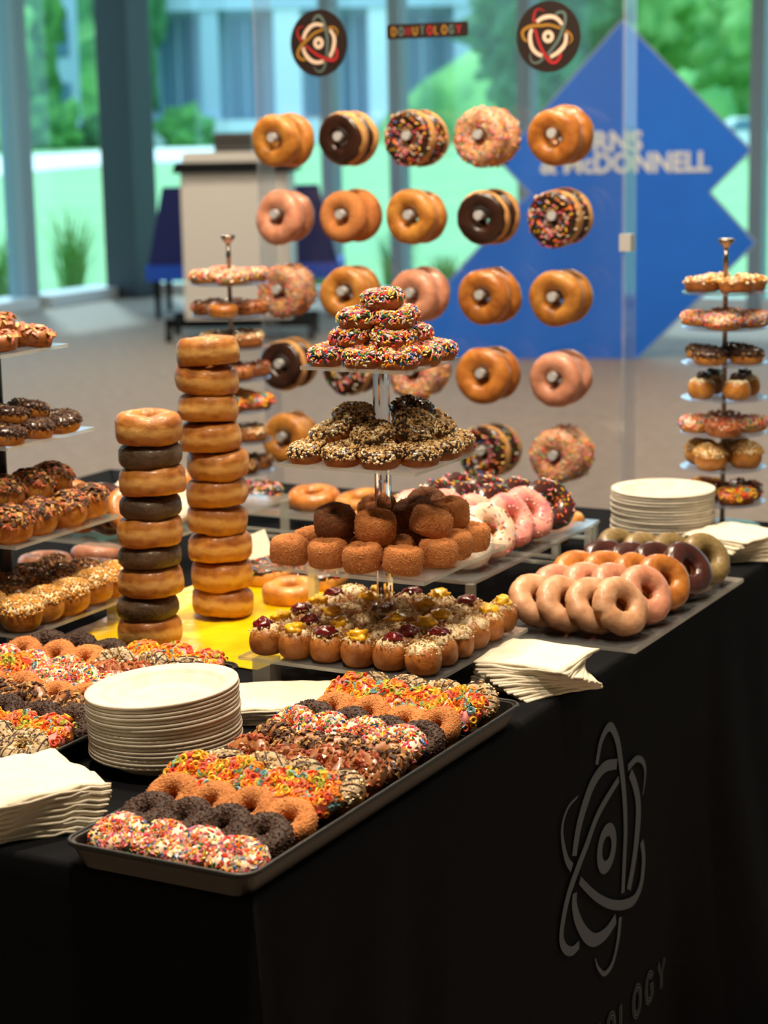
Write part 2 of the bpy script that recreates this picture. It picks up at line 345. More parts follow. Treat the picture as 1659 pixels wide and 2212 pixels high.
for k, (x, y, h) in enumerate([(-11.6, 12.6, .6), (-11.05, 13.15, .75), (-10.55, 13.6, .95), (-10.1, 14.1, .7), (-8.3, 14.4, .6), (-7.7, 14.8, .7), (-7.1, 14.6, .45)]):
    tuft((x, y, -.12), 130, h, 50 + k, 'ornamental grass tuft outside %s, %s from the left' % ('side window' if k < 4 else 'far window', od(k % 4)))
random.seed(11)

# ------------------------------------------------------------------ blue arrow sign, lectern cart, chair
mat('sign_blue', '#147cfa', .5, '#1070e8', 1.2); mat('sign_edge', '#8fa9c8', .5); mat('sign_text', '#eef2f8', .5)
SG = empty('freestanding_sign', T(-4.095, 9.813, 0) @ RZ(rad(19.19))); tag(SG, 'large blue freestanding sign of two stacked diamonds with white lettering', 'sign')
poly = [(.562, 2.06), (1.335, 1.273), (1.088, 1.025), (1.372, .713), (.658, .0), (-.629, .0), (-.773, .22), (-.005, 1.035), (-.19, 1.235)]
q = MB(); q.prism(poly[::-1], .06); q.build('face_panel', 'sign_blue', SG)
q = MB(); n = len(poly)
for i in range(n):
    a, c = Vector(poly[i]), Vector(poly[(i + 1) % n])
    if i in (4,): continue
    t = (c - a).normalized(); nn = Vector((-t.y, t.x)) * (.012)
    A, B_, C_, D_ = a, c, c + nn, a + nn
    q.add([(A.x, .0, A.y), (B_.x, .0, B_.y), (C_.x, .0, C_.y), (D_.x, .0, D_.y), (A.x, .075, A.y), (B_.x, .075, B_.y), (C_.x, .075, C_.y), (D_.x, .075, D_.y)],
          [(0, 1, 2, 3), (7, 6, 5, 4), (0, 4, 5, 1), (2, 6, 7, 3), (1, 5, 6, 2), (3, 7, 4, 0)])
q.build('edge_trim', 'sign_edge', SG)
q = MB(); q.box(-.5, .55, .08, .5, 0, .03); q.build('base_foot', 'sign_edge', SG)
def text(body, parent, mt, size, loc, name='lettering', bold=.0, sx=1, rot=PI / 2, shear=0, align='LEFT'):
    c = bpy.data.curves.new(name, 'FONT'); c.body = body; c.size = size; c.extrude = .0008; c.offset = bold; c.shear = shear; c.align_x = align; c.resolution_u = 3
    c.materials.append(MATS[mt]); o = bpy.data.objects.new(name, c); COL.objects.link(o); o.parent = parent
    dg = bpy.context.evaluated_depsgraph_get(); me = bpy.data.meshes.new_from_object(o.evaluated_get(dg)); bpy.data.objects.remove(o)
    o = obj(name, me, parent, T(*loc) @ Matrix.Rotation(rot, 4, 'X') @ Matrix.Diagonal((sx, 1, 1, 1))); return o
text('BURNS', SG, 'sign_text', .165, (.17, -.004, 1.285), bold=.006, sx=1.0)
text('& McDONNELL', SG, 'sign_text', .165, (.06, -.004, 1.155), bold=.006, sx=.93)

mat('lectern_white', '#e2d8ce', .6); mat('lectern_top', '#ebe2d8', .5); mat('black_trim', '#0d0f12', .85, spec=.2); mat('chair_navy', '#131a5e', .6); mat('chair_blue', '#0d4fc0', .5); mat('box_dark', '#453f3b', .6)
LC = empty('lectern_cart', T(-6.55, 10.3, 0) @ RZ(rad(26.5))); tag(LC, 'off-white rolling lectern cart with black rimmed top on casters', 'lectern')
q = MB(); q.box(-.37, .37, -.3, .3, .16, 1.18); q.build('body', 'lectern_white', LC)
q = MB(); q.box(-.345, .345, -.312, -.3, .2, 1.12); q.build('door', 'lectern_white', LC)
q = MB(); q.add([(-.42, -.36, 1.165), (.42, -.36, 1.165), (.42, .34, 1.165), (-.42, .34, 1.165), (-.40, -.34, 1.235), (.40, -.34, 1.235), (.40, .34, 1.235), (-.40, .34, 1.235)],
      [(3, 2, 1, 0), (4, 5, 6, 7), (0, 1, 5, 4), (1, 2, 6, 5), (2, 3, 7, 6), (3, 0, 4, 7)]); q.build('top_rim', 'black_trim', LC)
q = MB(); q.box(-.36, .36, -.26, .32, 1.235, 1.3); q.build('worktop', 'lectern_top', LC)
q = MB(); q.box(-.52, .52, -.26, -.2, .1, .16); q.build('base_bar', 'black_trim', LC); q = MB(); q.box(-.52, .52, .2, .26, .1, .16); q.build('base_bar', 'black_trim', LC)
for x in (-.5, .5):
    for y in (-.23, .23):
        q = MB(); q.lathe([(.01, -.02), (.05, -.02), (.05, .02), (.01, .02)], 14); w_ = q.build('caster', 'rubber', LC, mw=T(x, y, .05) @ Matrix.Rotation(PI / 2, 4, 'Y'))
LB = MB(); LB.box(-.12, .14, -.12, .12, 0, .13); lb = empty('equipment_case', T(-6.62, 10.35, 1.3) @ RZ(rad(26.5))); tag(lb, 'dark grey case lying on top of the lectern cart', 'case')
LB.build('body', 'box_dark', lb); q = MB(); q.box(-.125, .145, -.125, .125, .07, .078); q.build('lid_seam', 'black_trim', lb)
AC = empty('lounge_chair', T(-7.3, 11.5, 0) @ RZ(rad(27))); tag(AC, 'navy blue lounge chair with bright blue seat edge behind lectern cart', 'chair')
q = MB(); q.add([(-.74, 0, .42), (.74, 0, .42), (.60, -.05, 1.02), (-.60, -.05, 1.02), (-.74, .12, .42), (.74, .12, .42), (.60, .07, 1.02), (-.60, .07, 1.02)],
      [(0, 1, 2, 3), (7, 6, 5, 4), (1, 5, 6, 2), (4, 0, 3, 7), (3, 2, 6, 7), (4, 5, 1, 0)]); q.build('backrest', 'chair_navy', AC)
q = MB(); q.box(-.76, .76, -.02, .8, .3, .42); q.build('seat', 'chair_blue', AC)
for x in (-.68, .68):
    for y in (.04, .72):
        q = MB(); q.tube([(x, y, .3), (x, y, 0)], [.03, .02], 8); q.build('leg', 'black_trim', AC)

# ------------------------------------------------------------------ table and cloth
TX0, TY1 = -1.6, 1.96
TB = empty('display_table', T(0, 0, 0)); tag(TB, 'long display table under a black cloth', 'table')
mat('table_wood', '#8a7a68', .6); mat('table_metal', '#55585c', .4, metal=.8)
q = MB(); q.box(TX0 + .02, -.02, .02, TY1 - .02, ZT - .04, ZT - .006); q.build('tabletop', 'table_wood', TB)
for x in (-.12, TX0 + .12):
    for y in (.15, TY1 - .15):
        q = MB(); q.tube([(x, y, ZT - .04), (x, y, 0)], .016, 10); q.build('leg', 'table_metal', TB)
def cloth():
    q = MB(); per = []            # perimeter points with outward normal; extra points at corners flare out
    def side(p0, p1, nrm, n, flat=None):
        for i in range(n + 1):
            t = i / n; p = Vector(p0).lerp(Vector(p1), t); per.append((p, Vector(nrm), 0, (flat is not None and flat[0] < p.y < flat[1])))
    C = [((0, .0), (0, TY1)), ((0, TY1), (TX0, TY1)), ((TX0, TY1), (TX0, 0)), ((TX0, 0), (0, 0))]
    Nn = [(1, 0), (0, 1), (-1, 0), (0, -1)]; cnt = [70, 40, 60, 50]
    for k in range(4):
        a, c = Vector(C[k][0]), Vector(C[k][1]); t = (c - a).normalized()
        side(a + t * .015, c - t * .015, Nn[k], cnt[k], (.42, 1.32) if k == 0 else None)
        co = c; n2 = (Vector(Nn[k]) + Vector(Nn[(k + 1) % 4])).normalized()
        for j in (-1, 0, 1):
            per.append((co + t * 0.0, (n2 + Vector((-n2.y, n2.x)) * j * .25).normalized(), 1 if j == 0 else .45, False))
    n = len(per); rows = [0, .006, .03, .08, .15, .25, .38, .52, .66, .735]; s = 0
    for ri, dz in enumerate(rows):
        for i, (p, nn, fl, flat) in enumerate(per):
            t = dz / .735
            corner_d = min((p - Vector(c)).length for c in ((0, 0), (0, TY1), (TX0, TY1), (TX0, 0)))
            wv = 0 if flat else .02 * t * (math.sin(i * .9) * .6 + math.sin(i * .37 + 1) * .5)
            if flat: wv = 0
            near = max(0, 1 - corner_d / .28)
            off = wv + fl * .17 * t ** .9 - (0 if fl else .03 * near * t)
            if nn.x > .9 and p.y > 1.2: off += .13 * t * t * min(1, (p.y - 1.2) / .3)
            if dz < .02: off = -.004 * (1 - dz / .006) if not fl else -.006 * (1 - dz / .006)
            z = ZT - dz
            q.v.append((p.x + nn.x * off, p.y + nn.y * off, z))
    for r in range(len(rows) - 1):
        for i in range(n):
            j = (i + 1) % n; q.f.append((r * n + i, (r + 1) * n + i, (r + 1) * n + j, r * n + j)); q.m.append(0)
    q.f.append(tuple(range(n))); q.m.append(0)
    return q
TC = empty('tablecloth', T(0, 0, 0)); tag(TC, 'black floor-length tablecloth with grey printed orbit emblem', 'tablecloth')
cl = cloth().build('cloth', 'cloth_black', TC, smooth=False)
for p_ in cl.data.polygons: p_.use_smooth = len(p_.vertices) == 4
# emblem: small ring, broken big ring, three orbits with tapering ends
def ell(a, b_, rot, t0, t1, n=60):
    out = []
    for i in range(n + 1):
        t = rad(t0 + (t1 - t0) * i / n); x, z = a * math.cos(t), b_ * math.sin(t)
        out.append((x * math.cos(rot) - z * math.sin(rot), x * math.sin(rot) + z * math.cos(rot)))
    return out
def taper(n, w0, w1, w2): return [w0 + (w1 - w0) * (i / (n / 2)) if i < n / 2 else w1 + (w2 - w1) * ((i - n / 2) / (n / 2)) for i in range(n + 1)]
EMB = {'o1': [[(-.21, .73), (-.12, .89), (.05, .95), (.2, .8), (.28, .58), (.35, .31), (.38, .04), (.36, -.21), (.33, -.48)], [(.28, -.66), (.23, -.84), (.12, -.98), (-.04, -1.0), (-.17, -.9), (-.23, -.8)]],
 'o2': [[(.23, .48), (.07, .43), (-.13, .36), (-.27, .28), (-.39, .18), (-.53, .08), (-.65, -.01), (-.75, -.1), (-.84, -.24), (-.88, -.38), (-.81, -.49), (-.68, -.56), (-.55, -.56)], [(.42, .51), (.59, .53), (.72, .48), (.79, .39), (.78, .28), (.74, .19)]],
 'o3': [[(-.58, .6), (-.74, .58), (-.84, .51), (-.87, .42), (-.84, .3), (-.78, .18), (-.69, .09)], [(-.54, -.06), (-.38, -.19), (-.17, -.34), (.08, -.48), (.34, -.58), (.57, -.62), (.71, -.55), (.76, -.41), (.76, -.31), (.72, -.19)]],
 'r': [[(.2, .61), (-.05, .66), (-.27, .61), (-.42, .5), (-.53, .38), (-.59, .27), (-.63, .16)], [(.48, .45), (.57, .34), (.64, .2), (.66, .07), (.64, -.07), (.6, -.22), (.54, -.36), (.46, -.5)], [(-.62, -.13), (-.63, -.22), (-.56, -.37), (-.41, -.54), (-.23, -.65), (-.01, -.68), (.19, -.64)]]}
def crom(pts, k=5):
    P_ = [Vector(p) for p in pts]; P_ = [P_[0] * 2 - P_[1]] + P_ + [P_[-1] * 2 - P_[-2]]; out = []
    for i in range(1, len(P_) - 2):
        for j in range(k):
            t = j / k; a, b_, c, d = P_[i - 1:i + 3]; out.append(.5 * (2 * b_ + (c - a) * t + (2 * a - 5 * b_ + 4 * c - d) * t * t + (3 * b_ - a - 3 * c + d) * t ** 3))
    return out + [P_[-2]]
def emblem(parent, S, mats, y, rot=0, step=.0, fat=1.0):
    """S = half height of the emblem; mats = ring, three orbit colours"""
    ca, sa = math.cos(rot), math.sin(rot)
    def part(nm, pts, wd, mt, yy, closed=False):
        q = MB(); q.ribbon([((p[0] * ca - p[1] * sa) * S, (p[0] * sa + p[1] * ca) * S) for p in pts], [x * S * fat for x in wd] if isinstance(wd, list) else wd * S * fat, yy, closed=closed); q.build(nm, mt, parent)
    part('nucleus_ring', ell(.145, .145, 0, 0, 354, 59), .05, mats[0], y, True)
    for pts in EMB['r']: c = crom(pts); part('ring_arc', c, taper(len(c) - 1, .04, .055, .045), mats[0], y)
    for k, key in enumerate(('o1', 'o2', 'o3')):
        for h, pts in enumerate(EMB[key]):
            c = crom(pts); n = len(c) - 1; part('orbit', c, taper(n, .03, .042, .034) if (h == 0) ^ (key == 'o3') else taper(n, .03, .024, .008) if key != 'o3' else taper(n, .008, .022, .035), mats[1 + k], y - step * (k + 1))
EM = T(.0022, .916, .487) @ RZ(PI / 2)
em = empty('emblem_print', None); em.parent = TC; em.matrix_local = EM; em['label'] = 'grey orbit emblem printed on the cloth'
emblem(em, .185, ['print_grey'] * 4, 0, 0, .0004)
STK = {'D': [[(0, 0), (0, 1), (.3, 1), (.55, .85), (.62, .5), (.55, .15), (.3, 0), (0, 0)]], 'O': [[(.33 + .33 * math.cos(t * PI / 10), .5 + .5 * math.sin(t * PI / 10)) for t in range(21)]],
       'N': [[(0, 0), (0, 1), (.6, 0), (.6, 1)]], 'U': [[(0, 1), (0, .3), (.1, .08), (.3, 0), (.5, .08), (.6, .3), (.6, 1)]], 'T': [[(0, 1), (.6, 1)], [(.3, 1), (.3, 0)]],
       'L': [[(0, 1), (0, 0), (.5, 0)]], 'G': [[(.62, .8), (.45, .97), (.3, 1), (.1, .88), (0, .5), (.1, .12), (.3, 0), (.5, .05), (.63, .2), (.63, .48), (.36, .48)]], 'Y': [[(0, 1), (.32, .45), (.64, 1)], [(.32, .45), (.32, 0)]]}
def stroke_text(word, parent, h, pitch, x0, y, mts, inline=True):
    for i, ch in enumerate(word):
        for st in STK[ch]:
            pts = [(x0 + i * pitch + p[0] * h * .95, p[1] * h) for p in st]
            for k, (wd, mt) in enumerate(((.13, mts[0]), (.085, mts[1]), (.03, mts[0])) if inline else ((.1, mts[i % len(mts)]),)):
                if ch == 'O': q = MB(); q.ribbon(pts[:-1], wd * h, y - k * .0004, closed=True)
                else: q = MB(); q.ribbon(pts, wd * h, y - k * .0004)
                q.build('letter_%s' % ('stroke' if k != 1 else 'inline'), mt, parent)
tx = empty('lettering_print', None); tx.parent = TC; tx.matrix_local = T(.0022, .912, .184) @ RZ(PI / 2); tx['label'] = 'grey inline capital letters printed under the emblem'
stroke_text('DONUTOLOGY', tx, .044, .0515, -.2575 + .008, 0, ['print_grey', 'cloth_black'])

# ------------------------------------------------------------------ donut kit
class Ring:
    def __init__(s, R, r, h, seed, lump=.06, e=.85, low=.82):
        s.R, s.r, s.h, s.e, s.low, s.seed, s.lump = R, r, h, e, low, seed, lump
    def at(s, u, v, off=0):
        cu, su, cv, sv = math.cos(u), math.sin(u), math.cos(v), math.sin(v)
        nz = s.lump * (noise.noise((cu * 1.3 + s.seed * 5.7, su * 1.3, sv * .9)) + .5 * noise.noise((cu * 3.1 + s.seed * 3.3, su * 3.1, cv * 1.7 + sv)))
        k = 1 + nz
        px = math.copysign(abs(cv) ** s.e, cv) * (s.r * k + off); pz = math.copysign(abs(sv) ** s.e, sv) * (s.h * k + off)
        pz = max(pz, -s.h * s.low - off)
        R = s.R * (1 + .5 * s.lump * noise.noise((cu * .8 + s.seed * 9.1, su * .8, 7)))
        return Vector(((R + px) * cu, (R + px) * su, pz))
    def nrm(s, u, v):
        d = .04; a = s.at(u + d, v) - s.at(u - d, v); c = s.at(u, v + d) - s.at(u, v - d); n = a.cross(c)
        return n.normalized() if n.length > 1e-12 else Vector((0, 0, 1))
    def body(s, nu=36, nv=16):
        q = MB()
        for i in range(nu):
            for j in range(nv): q.v.append(tuple(s.at(2 * PI * i / nu, 2 * PI * j / nv)))
        for i in range(nu):
            for j in range(nv):
                a, c = i * nv, ((i + 1) % nu) * nv; k = (j + 1) % nv
                q.f.append((a + j, c + j, c + k, a + k)); q.m.append(0)
        return q
    def icing(s, v0=0, v1=175, th=.0016, drip=18, nu=40, nv=11):
        q = MB()
        for i in range(nu):
            u = 2 * PI * i / nu
            d0 = drip * (noise.noise((math.cos(u) * 2.2 + s.seed, math.sin(u) * 2.2, 3)) + .7 * noise.noise((math.cos(u) * 6 + s.seed, math.sin(u) * 6, 5)))
            for j in range(nv):
                t = j / (nv - 1); v = rad((v0 + d0) * (1 - t) + v1 * t)
                q.v.append(tuple(s.at(u, v, th * (1 if 0 < j < nv - 1 else -.4))))
        for i in range(nu):
            a, c = i * nv, ((i + 1) % nu) * nv
            for j in range(nv - 1): q.f.append((a + j, c + j, c + j + 1, a + j + 1)); q.m.append(0)
        return q
class Bun(Ring):
    """round bun without a hole: R is not used"""
    def at(s, u, v, off=0):
        v2 = v if v <= PI / 2 else PI - v
        cu, su = math.cos(u), math.sin(u); cv, sv = math.cos(v2), math.sin(v2)
        k = 1 + s.lump * (noise.noise((cu * 1.2 * cv + s.seed * 4, su * 1.2 * cv, sv)) + .5 * noise.noise((cu * 3 * cv + s.seed, su * 3 * cv, sv * 3)))
        rr = max(0, cv) ** s.e * (s.r * k + off); z = math.copysign(abs(sv) ** s.e, sv) * (s.h * k + off)
        return Vector((rr * cu, rr * su, max(z, -s.h * s.low)))
    def body(s, nu=28, nv=14):
        q = MB()
        for j in range(nv + 1):
            for i in range(nu): q.v.append(tuple(s.at(2 * PI * i / nu, -PI / 2 + PI * j / nv)))
        for j in range(nv):
            for i in range(nu): k = (i + 1) % nu; q.f.append((j * nu + i, j * nu + k, (j + 1) * nu + k, (j + 1) * nu + i)); q.m.append(0)
        return q
def frame(n, a):
    t = n.orthogonal().normalized(); c = n.cross(t); d = t * math.cos(a) + c * math.sin(a); return d, n.cross(d)
def pick(s, vlo, vhi, rs):
    u = rs.uniform(0, 2 * PI); v = rad(rs.uniform(vlo, vhi)); return u, v
def sprinkles(s, rs, n, ln=.0052, wd=.00095, vlo=5, vhi=165, off=.0022, cols=8):
    q = MB()
    for k in range(n):
        u, v = pick(s, vlo, vhi, rs); p = s.at(u, v, off); nn = s.nrm(u, v); d, c = frame(nn, rs.uniform(0, PI)); d = (d + nn * rs.uniform(-.25, .35)).normalized()
        c = nn.cross(d).normalized(); e = d.cross(c); l = ln * rs.uniform(.35, .55); vs = []
        for sg, w1 in ((-1, .55), (-.7, 1), (.7, 1), (1, .55)):
            for a, b_ in ((1, 0), (0, 1), (-1, 0), (0, -1)): vs.append(p + d * l * sg + (c * a + e * b_) * wd * w1)
        fs = [(3, 2, 1, 0), (12, 13, 14, 15)] + [(r * 4 + i, r * 4 + (i + 1) % 4, r * 4 + 4 + (i + 1) % 4, r * 4 + 4 + i) for r in range(3) for i in range(4)]
        q.add(vs, fs, rs.choices(range(8), [4.2, 3.6, 2.6, 2.4, 2.6, 1.5, 1.5, .6])[0] if cols == 8 else rs.randrange(cols))
    return q
def crumbs(s, rs, n, sz=.0025, vlo=0, vhi=170, off=.001, cols=1, flat=.7, wts=None):
    q = MB()
    for k in range(n):
        u, v = pick(s, vlo, vhi, rs); nn = s.nrm(u, v); p = s.at(u, v, off + rs.uniform(0, sz * .5)); d, c = frame(nn, rs.uniform(0, PI)); z = sz * rs.uniform(.5, 1.25)
        j = lambda: rs.uniform(.55, 1.2)
        q.add([p + d * z * j(), p + c * z * j(), p - d * z * j(), p - c * z * j(), p + nn * z * flat * j(), p - nn * z * flat], [(0, 1, 4), (1, 2, 4), (2, 3, 4), (3, 0, 4), (1, 0, 5), (2, 1, 5), (3, 2, 5), (0, 3, 5)],
              rs.choices(range(cols), wts)[0] if wts else rs.randrange(cols))
    return q
def cereal(s, rs, n, cols=6):
    q = MB()
    for k in range(n):
        u, v = pick(s, 0, 165, rs); nn = (s.nrm(u, v) + Vector((rs.uniform(-.6, .6), rs.uniform(-.6, .6), rs.uniform(-.3, .6)))).normalized(); p = s.at(u, v, .0035); d, c = frame(nn, rs.uniform(0, PI)); R = rs.uniform(.0030, .0042); r = R * .48; vs = []; mi = rs.choices(range(6), [2.2, 4, 4, 1.5, .9, 1.2])[0]
        for i in range(8):
            a = 2 * PI * i / 8; rd = d * math.cos(a) + c * math.sin(a)
            for j in range(4): b_ = PI / 2 * j; vs.append(p + rd * (R + r * math.cos(b_)) + nn * r * math.sin(b_))
        q.add(vs, [(i * 4 + j, ((i + 1) % 8) * 4 + j, ((i + 1) % 8) * 4 + (j + 1) % 4, i * 4 + (j + 1) % 4) for i in range(8) for j in range(4)], mi)
    return q
def shards(s, rs, n, sz, cols, vlo=10, vhi=165):
    """curled flat flakes (bacon bits, chocolate curls)"""
    q = MB()
    for k in range(n):
        u, v = pick(s, vlo, vhi, rs); nn = (s.nrm(u, v) + Vector((rs.uniform(-.5, .5), rs.uniform(-.5, .5), rs.uniform(-.2, .5)))).normalized(); p = s.at(u, v, .002); d, c = frame(nn, rs.uniform(0, PI)); L_ = sz * rs.uniform(.6, 1.3); W = L_ * rs.uniform(.3, .55); t = .0007
        a = p - d * L_; m_ = p + nn * L_ * rs.uniform(.1, .5); e = p + d * L_
        vs = []
        for x in (a, m_, e): vs += [x + c * W, x - c * W, x - c * W + nn * t * 2, x + c * W + nn * t * 2]
        q.add(vs, [(3, 2, 1, 0), (8, 9, 10, 11)] + [(r * 4 + i, r * 4 + (i + 1) % 4, r * 4 + 4 + (i + 1) % 4, r * 4 + 4 + i) for r in range(2) for i in range(4)], rs.randrange(cols))
    return q
def drizzle(s, rs, n, w_=.0011):
    q = MB(); ang = rs.uniform(0, PI); ca, sa = math.cos(ang), math.sin(ang); Ro = s.R + s.r * .85
    for k in range(n):
        y = -Ro + 2 * Ro * (k + .5) / n; pts = []
        for i in range(15):
            x = -Ro + 2 * Ro * i / 14; rr = math.hypot(x, y)
            if rr < s.R - s.r * .75 or rr > s.R + s.r * .9:
                if len(pts) > 2: q.tube(pts, w_, 5)
                pts = []; continue
            cv = max(-1, min(1, (rr - s.R) / s.r)); v = math.acos(cv); u = math.atan2(y, x) + ang; pts.append(s.at(u, v, .002))
        if len(pts) > 2: q.tube(pts, w_, 5)
    return q
SP = ['sp_white', 'sp_pink', 'sp_red', 'sp_orange', 'sp_yellow', 'sp_green', 'sp_blue', 'sp_navy']
CE = ['cer_red', 'cer_orange', 'cer_yellow', 'cer_green', 'cer_blue', 'cer_pink']
MINI = (.0185, .0116, .0125); BIG = (.0345, .0185, .0185); FAT = (.0155, .0125, .0195); TOW = (.0285, .0195, .0225); TOC = (.027, .0185, .0165); STD = (.017, .0112, .0125)
KINDS = {}
def kind(key, shape, dough, icing=None, tops=(), nvar=3, lump=.07, e=.85, cls=Ring, ic=(0, 172), low=.82, desc='', drip=18):
    """tops = list of (part name, function(shape, rng), materials)"""
    KINDS[key] = dict(shape=shape, dough=dough, icing=icing, tops=tops, nvar=nvar, lump=lump, e=e, cls=cls, ic=ic, low=low, desc=desc, drip=drip, built={})
def variant(key, k):
    K = KINDS[key]
    if k in K['built']: return K['built'][k]
    rs = random.Random(hash(key.encode()) if False else sum(ord(c) * (i + 1) for i, c in enumerate(key)) * 10 + k)
    s = K['cls'](*K['shape'], rs.uniform(0, 50), K['lump'], K['e'], K['low'])
    parts = [('dough', s.body().mesh('dough', K['dough'], True), None)]
    if K['icing']: parts.append(('icing', s.icing(K['ic'][0], K['ic'][1], drip=K['drip']).mesh('icing', K['icing'], True), None))
    for nm, fn, mts in K['tops']:
        parts.append((nm, fn(s, rs).mesh(nm, mts), 'stuff' if nm not in ('cream', 'jam') else None))
        if nm in ('cream', 'jam'): parts[-1][1].polygons.foreach_set('use_smooth', [True] * len(parts[-1][1].polygons))
    K['built'][k] = parts; return parts
RNG = random.Random(3)
def donut(key, name, label, cat, group, loc, nrm=(0, 0, 1), spin=None, sc=1.0, var=None):
    K = KINDS[key]; k = RNG.randrange(K['nvar']) if var is None else var
    parts = variant(key, k); sp = RNG.uniform(0, 2 * PI) if spin is None else spin
    M = orient(loc, nrm, sp) @ Matrix.Scale(sc, 4)
    if len(parts) == 1:
        o = obj(name, parts[0][1]); o.matrix_world = M; return tag(o, label, cat, group)
    e = empty(name, M); tag(e, label, cat, group)
    for nm, me, kd in parts:
        c = obj(nm, me, e)
        if kd: c['kind'] = kd
    return e
def creamtop(s, rs, r=.7, zt=1.04):
    """soft swirl of cream on a bun"""
    q = MB(); n = 34; prof = [(r * 1.06, .42), (r * 1.12, .55), (r * 1.0, .78), (r * .78, .96), (r * .5, 1.06), (.02, 1.08)]; sd = rs.uniform(0, 50)
    for j, (a, z) in enumerate(prof):
        for i in range(n):
            t = 2 * PI * i / n; k = 1 + (.34 * noise.noise((math.cos(t) * 2.8 + sd, math.sin(t) * 2.8, j * .5)) + .22 * noise.noise((math.cos(t) * 7 + sd, math.sin(t) * 7, j * 1.3))) * (1 if j < 5 else 0)
            q.v.append((s.r * a * k * math.cos(t), s.r * a * k * math.sin(t), s.h * (z * zt + .2 * noise.noise((math.cos(t) * 4 + sd, math.sin(t) * 4, j)))))
    for j in range(len(prof) - 1):
        for i in range(n): k = (i + 1) % n; q.f.append((j * n + i, j * n + k, (j + 1) * n + k, (j + 1) * n + i)); q.m.append(0)
    q.f.append(tuple((len(prof) - 1) * n + i for i in range(n))); q.m.append(0)
    return q
def dollop(s, rs, r=.56, dx=0):
    """rough spoonful of fruit sitting in the cream"""
    bm = bmesh.new(); bmesh.ops.create_icosphere(bm, subdivisions=3, radius=1); sd = rs.uniform(0, 50); a0 = rs.uniform(0, 2 * PI); me = MB()
    for v in bm.verts:
        d = 1 + .55 * noise.noise(v.co * 1.7 + Vector((sd, 0, 0))) + .3 * noise.noise(v.co * 4.5 + Vector((0, sd, 0)))
        me.v.append((.14 * s.r * math.cos(a0) + v.co.x * d * s.r * r, .14 * s.r * math.sin(a0) + v.co.y * d * s.r * r, s.h * 1.12 + v.co.z * d * s.r * r * .6))
    me.f = [tuple(v.index for v in f.verts) for f in bm.faces]; me.m = [0] * len(me.f); bm.free()
    return me
DK = ['cr_dark', 'cr_dark2']
# minis in the pans
kind('S', MINI, 'dough_gold', 'icing_white', [('sprinkles', lambda s, r: sprinkles(s, r, 430, .0060, .00118, -8, 172), SP)], 4, desc='rainbow-sprinkled')
kind('K', MINI, 'dough_brown', 'cr_dark', [('crumbs', lambda s, r: crumbs(s, r, 800, .0022, -12, 178, cols=3, wts=[5, 4, 1]), DK + ['cr_choc'])], 3, desc='dark cookie-crumb')
kind('C', MINI, 'cinnamon', None, [('sugar', lambda s, r: crumbs(s, r, 260, .0010, -20, 180, .0003), ['cr_sugar'])], 3, lump=.09, desc='cinnamon-sugar')
kind('F', MINI, 'dough_brown', 'icing_pink', [('cereal', lambda s, r: cereal(s, r, 125), CE)], 4, desc='fruity-cereal')
kind('D', MINI, 'dough_gold', 'cookie_mix', [('drizzle', lambda s, r: drizzle(s, r, 6, .0009), ['cr_dark2']), ('cookie_chips', lambda s, r: crumbs(s, r, 230, .0026, 0, 170, cols=4, wts=[3, 3, 2, 1.5]), ['cr_cream', 'cr_tan', 'cr_tan2', 'cr_dark2'])], 3, desc='cookies-and-cream')
kind('B', MINI, 'dough_brown', 'icing_maple', [('bacon_bits', lambda s, r: crumbs(s, r, 150, .0042, 5, 170, cols=3, flat=.9), ['cr_bacon', 'cr_bacon2', 'icing_maple'])], 3, desc='maple bacon')
kind('H', MINI, 'dough_brown', 'icing_maple', [('chocolate_curls', lambda s, r: shards(s, r, 150, .0036, 3), ['cr_choc', 'cr_dark2', 'cr_tan2'])], 3, desc='chocolate-curl')
# tier stand
kind('S2', STD, 'dough_brown', 'icing_choc', [('sprinkles', lambda s, r: sprinkles(s, r, 420, .0064, .00115, -2, 170), SP)], 4, desc='sprinkled', ic=(15, 172))
kind('T2', STD, 'dough_brown', 'icing_choc', [('nut_crumbs', lambda s, r: crumbs(s, r, 620, .0025, 5, 170, cols=4, wts=[4, 2.5, 2, 1.5]), ['cr_tan', 'cr_cream', 'cr_tan2', 'cr_dark2'])], 4, desc='nut-crumbed chocolate', ic=(5, 172))
kind('T2K', STD, 'dough_brown', 'icing_choc', [('crumbs', lambda s, r: crumbs(s, r, 350, .0028, 0, 170, cols=3, wts=[4, 3, 1]), DK + ['cr_tan2'])], 2, desc='dark cookie-crumbed')
kind('CF', FAT, 'cinnamon', None, [('sugar', lambda s, r: crumbs(s, r, 300, .0010, -30, 180, .0003), ['cr_sugar'])], 4, lump=.1, e=.72, desc='thick cinnamon-sugar')
kind('CK', FAT, 'cocoa_dust', None, [('sugar', lambda s, r: crumbs(s, r, 200, .0010, -30, 180, .0003), ['cr_bacon2'])], 2, lump=.08, e=.62, desc='thick cocoa-dusted')
PUF = (0, .0245, .021)
kind('PY', PUF, 'dough_puff', None, [('cream', lambda s, r: creamtop(s, r), ['cream']), ('jam', lambda s, r: dollop(s, r), ['jam_yellow']), ('crumbs', lambda s, r: crumbs(s, r, 70, .0018, 32, 65, .003, cols=3), ['cr_tan', 'cr_cream', 'cr_tan2'])], 4, cls=Bun, e=.8, low=.8, desc='yellow-jam cream puff')
